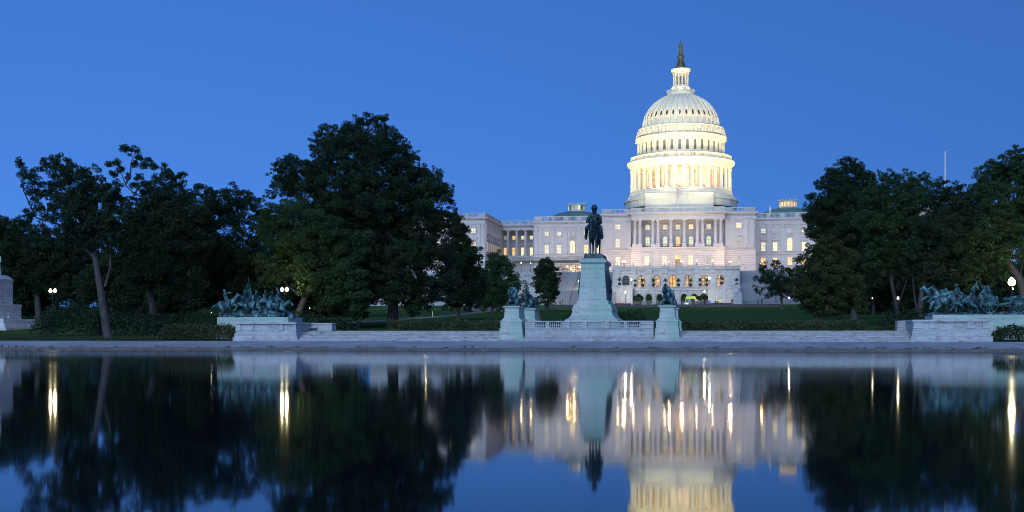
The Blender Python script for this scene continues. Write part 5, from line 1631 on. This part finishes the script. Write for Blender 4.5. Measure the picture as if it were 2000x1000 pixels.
# ------------------------------------------------------------------ people near the terrace
def person_proto(walk):
    t = thing('person', 'x', 'person', (0, 0, 0))
    d = .14 if walk else .03
    body = [('e', (0, 0, 1.62), (.095, .082, .125)), ('c', (.085, 0, 1.62), (.105, 0, 1.6), .02, .016), ('c', (0, 0, 1.40), (0, 0, 1.52), .058, .055), ('c', (0, .13, 1.38), (0, -.13, 1.38), .075, .075), ('c', (0, 0, 1.35), (0, 0, 1.02), .14, .12), ('e', (0, 0, .95), (.12, .16, .12))]
    for q in (-1, 1):
        body += chain([(0, q * .19, 1.38), (-.02 - q * d * .3, q * .24, 1.10), (.05 + q * d * .4, q * .25, .86)], [.055, .045, .032])
        h = Vector((.05 + q * d * .4, q * .25, .86))
        body += [('c', h, h + Vector((.01, 0, -.07)), .032, .034)]
        for i in range(4):
            body += chain([h + Vector((-.02 + i * .016, 0, -.08)), h + Vector((-.02 + i * .017, -q * .006, -.13 - (.01, .02, .018, .0)[i])), h + Vector((-.015 + i * .017, -q * .016, -.155 - (.012, .025, .02, .0)[i]))], [.0115, .011, .009])
        body += chain([h + Vector((.03, 0, -.02)), h + Vector((.052, -q * .008, -.06)), h + Vector((.058, -q * .016, -.085))], [.013, .012, .010])
        body += chain([(0, q * .09, .92), (q * d + .02, q * .10, .50), (q * d * 1.6 - .03, q * .10, .09)], [.085, .058, .042]) + [('c', (q * d * 1.6 - .04, q * .10, .045), (q * d * 1.6 + .14, q * .11, .04), .042, .035)]
    sculpt('body', body, .014, M['skin'], t)
    top = [('c', (0, .13, 1.375), (0, -.13, 1.375), .088, .088), ('c', (0, 0, 1.35), (0, 0, 1.0), .155, .15)]
    leg = [('e', (0, 0, .96), (.14, .175, .13))]
    for q in (-1, 1):
        top += chain([(0, q * .19, 1.38), (-.02 - q * d * .3, q * .24, 1.13)], [.068, .06])
        leg += chain([(0, q * .09, .92), (q * d + .02, q * .10, .50), (q * d * 1.6 - .03, q * .10, .12)], [.10, .075, .062])
    sculpt('shirt', top, .02, M['shirt0'], t)
    sculpt('trousers', leg, .02, M['trouser0'], t)
    sculpt('hair', [('e', (-.015, 0, 1.68), (.10, .092, .085)), ('e', (-.05, 0, 1.62), (.06, .08, .10))], .018, M['hair'], t)
    return t
M['skin'] = mat('skin', (.38, .24, .18), .6)
M['hair'] = mat('hair', (.03, .022, .018), .7)
for i, c in enumerate(((.40, .05, .06), (.05, .05, .06), (.55, .75, .10), (.10, .14, .35), (.55, .55, .58), (.20, .20, .22))):
    M['shirt%d' % i] = mat('shirt_cloth', c, .8)
M['trouser0'] = mat('trouser_cloth', (.04, .045, .06), .8)
PP = [(1085, 377.6, 0, 'person in a red shirt at the foot of the left stair'), (1094, 377.8, 5, 'person in grey at the foot of the left stair, between two others'), (1098, 376.5, 1, 'person in black at the foot of the left stair, rightmost of three'),
      (1352, 378.5, 1, 'person in black beside the yellow canopy, leftmost of the crowd'), (1356, 378, 3, 'person in blue right of the yellow canopy'), (1360, 377, 4, 'person in a pale shirt right of the yellow canopy'), (1364, 378, 1, 'person in black at the right end of the crowd by the canopy'),
      (1398, 378, 5, 'person in grey by the red flowers, left of the two in yellow'), (1401.5, 378, 2, 'left one of two people in yellow vests by the red flowers'), (1405.5, 377.5, 2, 'right one of two people in yellow vests by the red flowers'),
      (1430, 376.5, 1, 'leftmost of three dark dressed people by the stair corner'), (1435, 376, 1, 'middle one of three dark dressed people by the stair corner'), (1439, 377, 5, 'rightmost of three dark dressed people by the stair corner'),
      (1480.5, 376.5, 1, 'left one of two dark dressed people before the right stair'), (1488, 376.5, 1, 'right one of two dark dressed people before the right stair')]
protos = [person_proto(0), person_proto(1)]
used = [0, 0]
for i, (px, Y_, sh, lab) in enumerate(PP):
    k = i % 2
    r = place(protos[k], not used[k], (X(px, Y_), Y_, 10.385), R((i * 97) % 360), lab, 'people before the terrace', 1.02 + .05 * (i % 3))
    used[k] = 1
    for ch in r.children:
        if ch.name.startswith('shirt'):
            ch.material_slots[0].link = 'OBJECT'
            ch.material_slots[0].material = M['shirt%d' % sh]

# ------------------------------------------------------------------ trees, shrubs and hedges
def tree(label, Y_, blobs, trunk, m='leaf_dark', lsize=.46, dens=1.0, spread=.55, seed=1, group=None, name='tree', limbs=9, tr=.35, cat='tree', twigs=None, base=None, core=True):
    """blobs: (photo x, photo y, photo radius) of leaf masses on the plane through the trunk; the crown is filled out in depth behind and before it"""
    lsize *= .52
    r = np.random.default_rng(seed)
    bx = X(trunk[0][0], Y_)
    t = thing(name, label, cat, (bx, Y_, G(Y_)), group)
    C_, Rr = [], []
    xs = [X(p, Y_) for p, _, _ in blobs]
    W = (max(xs) - min(xs)) * .5 + 1.0
    s = D(bx, Y_) / FPX
    for (p, q, rad), x_ in zip(blobs, xs):
        zc = Z(q, x_, Y_); rr = rad * s
        k = 1 if rad < 15 else 2 if rad < 26 else 3
        edge = abs(x_ - sum(xs) / len(xs)) / (W + .01)
        for j in range(k):
            dy = r.uniform(-1, 1) * W * spread * (1.05 - .55 * edge)
            if k > 1 and j == 0: dy = -abs(dy) * .8
            if k > 1 and j == 1: dy = abs(dy)
            if k == 1: dy *= .4
            f = (Y_ + dy) / Y_
            C_.append((EYE[0] + (x_ - EYE[0]) * f, Y_ + dy, EYE[2] + (zc - EYE[2]) * f)); Rr.append(rr)
    pts = []; sz = []
    for c, rr in zip(C_, Rr):
        ns = max(5, int(9 + rr * rr * 2.0))
        d = r.normal(size=(ns, 3)); d /= np.linalg.norm(d, axis=1, keepdims=True)
        sub = np.array(c) + d * (rr * r.uniform(.45, 1.0, ns))[:, None]
        rs = np.clip(rr * r.uniform(.20, .38, ns), .35, 1.5)
        nl = np.maximum(6, (dens * 26 * (rs / lsize) ** 2 * .50)).astype(int)
        idx = np.repeat(np.arange(ns), nl)
        g = r.normal(size=(len(idx), 3)); g /= np.linalg.norm(g, axis=1, keepdims=True)
        q = sub[idx] + g * (rs[idx] * r.uniform(.3, 1.0, len(idx)) ** .6)[:, None] * np.array((1, 1, .72))
        pts.append(q); sz.append(np.full(len(q), lsize))
        if core and rr > 1.2:
            nc = int(14 * rr * rr * dens)
            pts.append(ball_pts(r, c, nc, 0) * 1.0 if rr <= 0 else np.array(c) + (ball_pts(r, (0, 0, 0), nc, 0)) * rr * .72); sz.append(np.full(nc, lsize * 1.9))
    pts = np.concatenate(pts); sz = np.concatenate(sz)
    keep = pts[:, 2] > G(Y_) + .25
    pts, sz = pts[keep], sz[keep]
    leaves_obj('crown', pts, sz, m, t, seed, .35)
    b = MB()
    tp = [Vector((X(p, Y_), Y_, Z(q, X(p, Y_), Y_))) for p, q in trunk]
    tp[0].z = G(Y_) - .15
    n = len(tp)
    b.tube([tp[0]] + [tp[0].lerp(tp[1], .12)] + tp[1:], [tr * 1.45, tr] + [tr * (1 - .55 * i / max(1, n - 1)) for i in range(1, n)], 9)
    order = sorted(range(len(C_)), key=lambda i: -Rr[i] + r.uniform(0, 1))[:limbs]
    for i in order:
        a = tp[-1] if r.uniform() < .6 or n < 3 else tp[-2].lerp(tp[-1], .5)
        e = Vector(C_[i])
        mid = a.lerp(e, .5) + Vector((r.uniform(-.5, .5), r.uniform(-.5, .5), (e - a).length * .12))
        b.tube([a, a.lerp(mid, .5) + Vector((0, 0, .1)), mid, e], [tr * .42, tr * .34, tr * .24, tr * .07], 6)
    for tw in twigs or []:
        q = [Vector((X(p, Y_), Y_ + (k % 2) * .4, Z(q_, X(p, Y_), Y_))) for k, (p, q_) in enumerate(tw)]
        b.tube(q, [.14 * (1 - .75 * i / (len(q) - 1)) for i in range(len(q))], 6)
    b.build('trunk', 'bark', t, True)
    return t

GL = 'trees left of the monument'
GR = 'trees right of the monument'
tree('tall tree with a leaning pale trunk and open crown near the water', 119, [(55, 345, 22), (95, 325, 24), (120, 318, 20), (140, 335, 26), (175, 345, 24), (75, 372, 22), (120, 375, 34), (165, 378, 36), (205, 375, 28), (225, 400, 26), (100, 415, 24), (58, 415, 18), (150, 425, 38), (195, 430, 36), (215, 450, 24), (75, 395, 18), (135, 455, 26), (175, 470, 28), (40, 320, 12), (45, 430, 14), (230, 365, 14), (120, 470, 20), (205, 480, 20)],
     [(211, 663), (205, 620), (195, 560), (186, 505), (180, 450)], 'leaf_dark', .40, 1.0, .45, 11, GL, limbs=14, tr=.50, twigs=[[(205, 560), (212, 520), (216, 480), (222, 440)], [(186, 505), (120, 440), (70, 425), (42, 372), (45, 350)]])
tree('dark tree with one high wispy branch standing above its neighbours', 140, [(320, 350, 22), (345, 355, 18), (300, 385, 34), (345, 390, 36), (375, 420, 36), (280, 425, 36), (325, 440, 46), (285, 480, 40), (350, 490, 46), (390, 470, 34), (260, 460, 30), (310, 530, 42), (270, 540, 34), (365, 540, 40), (322, 327, 9), (330, 340, 9), (354, 342, 8),
      (250, 294, 10), (262, 292, 9), (240, 290, 7), (272, 305, 9), (290, 318, 10), (300, 325, 7), (280, 322, 8), (262, 320, 7), (215, 322, 9), (228, 318, 7), (235, 332, 8), (222, 338, 7), (270, 345, 9), (285, 358, 9), (262, 362, 8), (250, 345, 6), (282, 376, 7), (248, 420, 24), (238, 458, 28), (228, 500, 30), (264, 395, 18)],
     [(300, 655), (298, 600), (290, 550), (300, 480), (310, 420)], 'leaf_dark', .40, 1.0, .40, 12, GL, limbs=14, tr=.5, twigs=[[(300, 470), (282, 385), (262, 378), (243, 362), (238, 340), (222, 325)], [(246, 360), (252, 335), (256, 318), (262, 295)], [(262, 378), (276, 360), (288, 355)]])
tree('mid height tree left of the cavalry group with sky showing through its side', 150, [(395, 378, 22), (425, 385, 22), (450, 380, 22), (475, 385, 20), (495, 400, 22), (412, 420, 34), (460, 415, 30), (500, 430, 24), (405, 470, 40), (470, 455, 22), (515, 455, 24), (440, 490, 40), (490, 500, 38), (410, 530, 40), (460, 545, 44), (520, 420, 14)],
     [(440, 650), (442, 600), (445, 540), (440, 470)], 'leaf_dark', .42, 1.0, .45, 13, GL, tr=.42)
tree('low broad tree over the marble monument', 172, [(5, 445, 26), (30, 455, 22), (50, 440, 16), (20, 490, 40), (65, 485, 32), (100, 500, 36), (40, 530, 36), (90, 545, 34), (130, 520, 34), (10, 545, 34), (150, 560, 34), (-20, 470, 40), (115, 575, 24), (78, 455, 24), (105, 465, 24), (38, 440, 18), (150, 480, 26)],
     [(76, 655), (75, 610), (72, 560), (70, 520)], 'leaf_dark', .46, 1.0, .5, 14, GL, tr=.62)
tree('dark tree with trunk forked low, behind shrubs left of the low clipped hedge', 165, [(215, 530, 40), (250, 560, 36), (180, 560, 34), (300, 585, 34), (225, 590, 30), (265, 500, 34), (340, 590, 30)],
     [(268, 650), (270, 600), (280, 560), (290, 520)], 'leaf_dark', .48, 1.0, .6, 15, GL, tr=.55)
tree('leaning tree lit by the twin lamp behind the cavalry group', 148, [(530, 425, 30), (570, 420, 34), (610, 435, 34), (540, 465, 40), (590, 475, 44), (640, 455, 36), (660, 490, 44), (620, 520, 46), (680, 530, 40), (560, 510, 32), (520, 505, 30), (650, 560, 40), (690, 580, 34), (600, 555, 26), (520, 545, 18), (640, 590, 26), (700, 480, 34), (535, 535, 22), (585, 535, 22)],
     [(576, 650), (582, 615), (596, 580), (612, 548), (650, 525)], 'leaf_mid', .42, 1.0, .55, 16, GL, tr=.55, twigs=[[(596, 580), (560, 560), (545, 530)], [(590, 590), (588, 540), (585, 500)], [(612, 548), (640, 535), (668, 528), (690, 505)]])
tree('huge spreading tree, the tallest of all, left of the monument', 155, [(715, 245, 24), (745, 245, 22), (690, 250, 24), (660, 262, 22), (632, 262, 20), (615, 285, 20), (650, 295, 34), (700, 285, 36), (750, 285, 34), (785, 285, 24), (805, 305, 18), (560, 318, 20), (540, 335, 20), (580, 325, 24), (545, 362, 22), (530, 380, 14), (575, 360, 30), (620, 335, 36), (670, 340, 40), (730, 335, 40), (785, 335, 34), (825, 345, 26), (850, 345, 20), (610, 385, 38), (660, 400, 42), (720, 395, 46), (780, 390, 44), (835, 385, 34), (870, 375, 22), (880, 400, 14), (700, 450, 46), (765, 450, 46), (825, 445, 40), (865, 430, 26), (740, 510, 46), (800, 510, 44), (850, 500, 34), (770, 565, 40), (830, 565, 38), (720, 560, 36), (875, 545, 28), (655, 450, 36), (700, 600, 24), (810, 600, 22)],
     [(766, 640), (768, 600), (765, 540), (745, 470), (725, 410)], 'leaf_dark', .44, 1.0, .50, 17, GL, limbs=20, tr=.80, twigs=[[(765, 540), (730, 470), (690, 425), (640, 398), (590, 380)]])
tree('dark pointed tree to the right of the huge tree, against the far wing', 205, [(890, 425, 18), (888, 448, 20), (880, 475, 24), (892, 500, 24), (900, 455, 20), (905, 480, 22), (925, 500, 22), (895, 510, 36), (930, 535, 24), (900, 555, 38), (940, 560, 18), (925, 580, 24), (885, 585, 24), (915, 600, 14)],
     [(894, 622), (895, 590), (896, 540), (896, 480)], 'leaf_dark', .50, 1.1, .6, 18, GL, tr=.4)
tree('mid green tree beside the pale far wing, left of the retaining wall', 300, [(970, 505, 18), (985, 515, 18), (960, 530, 24), (995, 530, 16), (1000, 560, 20), (965, 565, 30), (985, 580, 24), (950, 590, 18), (1005, 545, 14), (1000, 590, 14)],
     [(985, 610), (985, 590), (982, 560)], 'leaf_mid', .55, 1.0, .7, 19, GL, tr=.4)
tree('dense rounded dark tree between the retaining wall and the left stair', 340, [(1068, 518, 17), (1055, 530, 14), (1082, 528, 14), (1065, 548, 24), (1082, 550, 13), (1055, 565, 14), (1075, 572, 18)],
     [(1070, 598), (1070, 580), (1069, 550)], 'leaf_dark', .55, 1.3, .8, 20, GL, tr=.35)
tree('small bright green pointed tree at the foot of the left stair', 330, [(1065, 552, 7), (1064, 562, 9), (1062, 574, 13), (1068, 584, 14), (1055, 586, 12), (1075, 588, 9)],
     [(1067, 602), (1066, 590), (1065, 575)], 'leaf_light', .5, 1.2, .9, 21, GL, tr=.2)
tree('small green pointed tree before the retaining wall, behind the lions', 325, [(1026, 552, 7), (1027, 563, 10), (1025, 576, 13), (1032, 586, 12), (1018, 590, 12)],
     [(1027, 604), (1026, 590), (1026, 570)], 'leaf_mid', .5, 1.1, .9, 22, GL, tr=.2)
tree('small spreading tree with bare trunk before the right stair', 345, [(1490, 523, 13), (1515, 518, 14), (1535, 530, 14), (1500, 540, 18), (1478, 545, 9), (1525, 548, 18), (1485, 568, 10), (1510, 566, 16), (1540, 560, 18), (1475, 562, 6), (1530, 575, 12), (1552, 575, 12), (1498, 578, 8), (1560, 545, 14)],
     [(1527, 603), (1527, 592), (1526, 575), (1520, 550)], 'leaf_dark', .55, .9, .6, 31, GR, tr=.45)
tree('big rounded dark tree right of the building, in front of the wing', 200, [(1650, 325, 22), (1672, 328, 20), (1628, 342, 20), (1605, 362, 16), (1640, 365, 32), (1685, 355, 26), (1595, 395, 24), (1585, 425, 20), (1620, 410, 36), (1660, 410, 40), (1700, 400, 34), (1600, 445, 28), (1645, 455, 40), (1690, 455, 40), (1580, 450, 12), (1620, 480, 30), (1690, 510, 36), (1660, 500, 30)],
     [(1668, 625), (1668, 580), (1665, 520), (1660, 450)], 'leaf_dark', .48, 1.0, .55, 32, GR, tr=.55)
tree('conical olive green tree with drooping boughs in front of the rounded dark tree', 152, [(1605, 470, 16), (1625, 468, 14), (1590, 490, 20), (1622, 500, 30), (1655, 500, 24), (1570, 515, 22), (1560, 540, 18), (1600, 540, 34), (1645, 545, 34), (1548, 562, 16), (1580, 575, 30), (1620, 585, 32), (1660, 580, 28), (1605, 605, 18), (1640, 605, 20), (1675, 560, 20), (1680, 600, 16), (1545, 530, 10)],
     [(1605, 642), (1606, 620), (1610, 560), (1612, 500)], 'leaf_olive', .40, 1.1, .6, 33, GR, tr=.35)
tree('leafy tree with pale slender trunks left of the artillery group', 165, [(1715, 355, 22), (1740, 350, 20), (1770, 350, 20), (1800, 352, 18), (1820, 365, 16), (1710, 390, 30), (1750, 390, 36), (1790, 390, 32), (1700, 430, 30), (1740, 440, 40), (1785, 440, 36), (1720, 485, 34), (1755, 490, 34), (1700, 515, 24), (1735, 525, 20), (1780, 485, 26)],
     [(1756, 620), (1750, 590), (1742, 555), (1738, 500)], 'leaf_mid', .42, 1.0, .5, 34, GR, tr=.36, twigs=[[(1752, 600), (1764, 570), (1772, 545), (1785, 500)]])
tree('tree with twin reddish trunks behind the front of the artillery group', 150, [(1840, 365, 18), (1865, 370, 18), (1885, 385, 20), (1820, 395, 24), (1850, 400, 34), (1885, 420, 30), (1830, 440, 34), (1870, 455, 38), (1800, 440, 24), (1810, 480, 34), (1850, 490, 38), (1785, 500, 26), (1825, 525, 30), (1870, 520, 34), (1780, 535, 18), (1850, 550, 22), (1800, 548, 18)],
     [(1796, 625), (1798, 590), (1802, 555), (1812, 500)], 'leaf_dark', .42, 1.0, .5, 35, GR, tr=.42, twigs=[[(1794, 620), (1789, 590), (1784, 560), (1782, 520)]])
tree('large tree over the cannon at the right edge, leaves lit yellow by the lamp', 150, [(1985, 300, 18), (1965, 310, 18), (1940, 330, 22), (1918, 340, 18), (1990, 335, 30), (1955, 355, 32), (1915, 370, 26), (1905, 400, 26), (1945, 400, 36), (1990, 390, 36), (2030, 340, 40), (2020, 420, 40), (1925, 440, 36), (1975, 450, 36), (1905, 480, 30), (1950, 490, 34), (2000, 490, 26), (1920, 520, 24), (1960, 530, 18), (1895, 545, 22), (1935, 550, 14), (2040, 480, 30)],
     [(2010, 640), (2006, 600), (1992, 545), (1965, 505), (1950, 460)], 'leaf_mid', .42, 1.0, .5, 36, GR, tr=.62, twigs=[[(1992, 545), (2000, 500), (2010, 450)]])
# a darker belt of trees further back, seen under and between the crowns
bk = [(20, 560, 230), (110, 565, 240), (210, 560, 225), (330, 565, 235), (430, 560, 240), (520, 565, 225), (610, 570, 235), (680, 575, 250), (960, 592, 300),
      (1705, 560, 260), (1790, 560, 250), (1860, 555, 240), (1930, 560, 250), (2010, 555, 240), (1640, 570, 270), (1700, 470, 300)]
lab_bk = ['at the far left edge, behind the marble monument', 'behind the twin lamp at the left', 'behind the leaning pale trunk', 'behind the low clipped hedge', 'behind the left end of the cavalry group', 'behind the draped flag of the cavalry group', 'behind the bench wall at the left', 'on the slope left of the huge tree', 'on the slope left of the far wing',
          'between the rounded tree and the slender trunks', 'behind the slender trunks', 'behind the twin reddish trunks', 'behind the pennant of the artillery group', 'at the far right edge behind the brightest lamp', 'behind the conical olive tree', 'above the others behind the slender trunks']
for i, ((px, py, Y_), lb) in enumerate(zip(bk, lab_bk)):
    r = random.Random(100 + i)
    gy = HOR - (G(Y_) - 1.5) * FPX / D(X(px, Y_), Y_)
    bl_ = [(px + r.uniform(-58, 58), lerp(py - 55, gy - 22, r.random()), r.uniform(24, 40)) for _ in range(9)]
    if i == 8:
        bl_ = [(px + r.uniform(-16, 14), lerp(565, gy - 8, r.random()), r.uniform(9, 14)) for _ in range(7)]
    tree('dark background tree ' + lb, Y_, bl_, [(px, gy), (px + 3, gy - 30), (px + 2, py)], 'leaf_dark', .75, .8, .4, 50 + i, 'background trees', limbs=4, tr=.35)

def shrub(label, Y_, px0, px1, ptop, m='hedge', lsize=.26, dens=1.0, seed=1, name='shrub', cat='shrub', depth=3.0, box=False, group=None, jag=.12, pw=3.2):
    r = np.random.default_rng(seed)
    x0, x1 = X(px0, Y_), X(px1, Y_)
    xc = (x0 + x1) / 2
    z0 = G(Y_) + (.02 if not box or Y_ > 131 else 0)
    zt = Z(ptop, xc, Y_)
    t = thing(name, label, cat, (xc, Y_, z0), group)
    h = zt - z0
    pts = []
    w_ = x1 - x0
    n = int(dens * 34 * (w_ * h * 2.2 + w_ * depth) / (lsize / .26) ** 2)
    u = r.uniform(-1, 1, n); v = r.uniform(-1, 1, n); q = r.uniform(0, 1, n) ** .6
    ht = h * (1 + jag * (np.sin(u * w_ * 1.1 + seed) * .5 + np.sin(u * w_ * 2.7 + 2 * seed) * .35 + np.sin(v * 5 + u * 9) * .3))
    if not box:
        ht = ht * np.sqrt(np.clip(1 - np.abs(u) ** pw, .05, 1)) * np.sqrt(np.clip(1 - .75 * np.abs(v) ** pw, .1, 1))
    pts = np.stack([xc + u * w_ / 2, Y_ + v * depth / 2, z0 + q * ht + r.normal(size=n) * .05 * h * (not box)], 1)
    leaves_obj('foliage', pts, lsize, m, t, seed, .5)
    b = MB()
    for k in range(max(3, int(w_ / 1.2))):
        xx = x0 + w_ * (k + .5) / max(3, int(w_ / 1.2))
        b.tube([(xx, Y_, z0 - .05), (xx + .1, Y_ + .1, z0 + h * .4), (xx - .15, Y_ - .1, z0 + h * .7)], [.06, .045, .02], 5)
    tag(b.build('stems', 'bark', t), kind='stuff')
    return t
HG = 'hedges and shrubs along the memorial'
shrub('low clipped hedge on the paved bank left of the marble wing wall', 116.2, 316, 462, 634, 'leaf_trim', .17, 1.7, 1, 'hedge', 'hedge', 2.6, False, HG, .05, 9)
shrub('dark bushy shrub at the right edge before the artillery group block', 115.0, 1938, 2035, 637, 'hedge', .18, 1.7, 2, 'shrub', 'shrub', 2.4, False, HG, .14, 6)
shrub('long grassy hedge between the huge tree and the left lion pedestals', 134, 758, 985, 627, 'leaf_trim', .26, 1.0, 3, 'hedge', 'hedge', 3, True, HG, .16)
shrub('long grassy hedge behind the steps right of the monument', 134, 1332, 1692, 627, 'leaf_trim', .26, 1.0, 4, 'hedge', 'hedge', 3, True, HG, .16)
shrub('round dark bush just right of the tall pedestal', 136, 1198, 1268, 606, 'leaf_mid', .26, 1.1, 5, 'shrub', 'shrub', 4, False, HG)
shrub('dark bush peeping out left of the tall pedestal', 136, 1092, 1128, 613, 'leaf_mid', .26, 1.0, 6, 'shrub', 'shrub', 3, False, HG)
for i, (px0, px1, pt, Y_, lb) in enumerate(((75, 200, 598, 127, 'big dark shrub mass left of the leaning pale trunk'), (185, 330, 606, 130, 'dark shrub mass right of the leaning pale trunk'), (300, 440, 612, 136, 'dark shrub mass behind the low clipped hedge'), (555, 640, 612, 133, 'dark shrub behind the marble bench, under the lamp'), (615, 690, 620, 137, 'small dark shrub at the end of the marble bench wall'), (1716, 1790, 604, 130, 'dark shrub left end behind the right marble wall'), (1765, 1845, 598, 131, 'dark shrub beneath the front horses of the artillery group'), (1830, 1960, 596, 136, 'dark shrub mass behind the gun carriage'), (1940, 2060, 600, 138, 'dark shrub mass behind the cannon at the right edge'))):
    shrub(lb, Y_, px0, px1, pt, 'leaf_dark', .30, .9, 20 + i, 'shrub', 'shrub', 4.5, False, 'dark shrubs under the trees', .18)
# tall undergrowth far back, closing the view under the crowns
for i, (px0, px1, Y_, pt, lb) in enumerate(((-60, 60, 262, 560, 'behind the marble monument'), (40, 160, 270, 556, 'behind the twin lamp at the left'), (140, 270, 265, 560, 'behind the leaning pale trunk'), (250, 380, 272, 556, 'behind the low clipped hedge'), (360, 490, 266, 560, 'behind the cavalry group'), (470, 600, 272, 560, 'behind the leaning lit tree'), (590, 700, 280, 566, 'behind the bench wall lamp'), (1690, 1790, 275, 560, 'behind the slender trunks'), (1770, 1880, 268, 556, 'behind the artillery horses'), (1860, 1970, 274, 556, 'behind the gun carriage'), (1950, 2080, 266, 556, 'behind the brightest lamp'))):
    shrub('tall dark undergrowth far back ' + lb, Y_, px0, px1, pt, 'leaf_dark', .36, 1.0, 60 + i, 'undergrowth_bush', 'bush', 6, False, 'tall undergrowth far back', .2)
# weeds along the kerb
pts = []
for k in range(80):
    px = rng.uniform(-20, 2020); x_ = X(px, 100.6); y_ = 100.36
    n_ = int(rng.uniform(6, 26)); hh_ = rng.uniform(.04, .17)
    pts.append(np.stack([x_ + rng.normal(size=n_) * rng.uniform(.05, .35), y_ + rng.normal(size=n_) * .05, .27 + rng.uniform(0, hh_, n_)], 1))
tag(leaves_obj('weeds', np.concatenate(pts), .10, 'leaf_light', None, 4), 'tufts of weeds growing in the joint along the pool kerb', 'weeds', None, 'stuff')
# grass blades on the near lawn edge at the left
n_ = 16000
gxs = rng.uniform(X(-30, 116), X(330, 116), n_); gy_ = rng.uniform(114.0, 126, n_)
pts = np.stack([gxs, gy_, np.array([G(y) for y in gy_]) + rng.uniform(0, .10, n_)], 1)
tag(leaves_obj('grass', pts, .16, 'leaf_mid', None, 8), 'rough grass along the left bank', 'grass', None, 'stuff')
# low iron fence on the left bank
t = thing('iron_fence', 'low black iron fence along the grass at the left bank', 'fence', (X(200, 115), 115, G(115)))
x0, x1 = X(-40, 115), X(335, 115)
n = 20
for k in range(n + 1):
    xx = lerp(x0, x1, k / n); MB().box(xx - .025, xx + .025, 114.97, 115.03, G(115) - .05, G(115) + .75).build('fence_post', 'iron', t)
b = MB()
for k in range(60):
    xx = lerp(X(5, 115), X(60, 115), k / 59); 
    if k % 3 == 0: b.box(xx - .012, xx + .012, 114.985, 115.015, G(115), G(115) + .62)
for zz_ in (.30, .62):
    b.box(x0, x1, 114.985, 115.015, G(115) + zz_, G(115) + zz_ + .02)
b.build('rails', 'iron', t)
# small things on the left lawn
for px, Y_, h_, lb, mm in ((701, 150, .95, 'dark litter bin on the grass right of the bench wall', 'iron'), ):
    b = MB(); x_ = X(px, Y_); b.lathe(x_, Y_, [(.26, G(Y_)), (.30, G(Y_) + h_ * .85), (.33, G(Y_) + h_ * .86), (.30, G(Y_) + h_)], 12)
    tag(b.build('litter_bin', mm), lb, 'litter bin')
for px, Y_, lb in ((845, 240, 'slim white post by the left path'), (866, 245, 'blue green post by the left path')):
    b = MB(); x_ = X(px, Y_); b.lathe(x_, Y_, [(.07, G(Y_) - .1), (.06, G(Y_) + 1.0), (.09, G(Y_) + 1.02), (.03, G(Y_) + 1.12)], 8)
    tag(b.build('post', 'white' if px == 845 else 'bluebin'), lb, 'post')
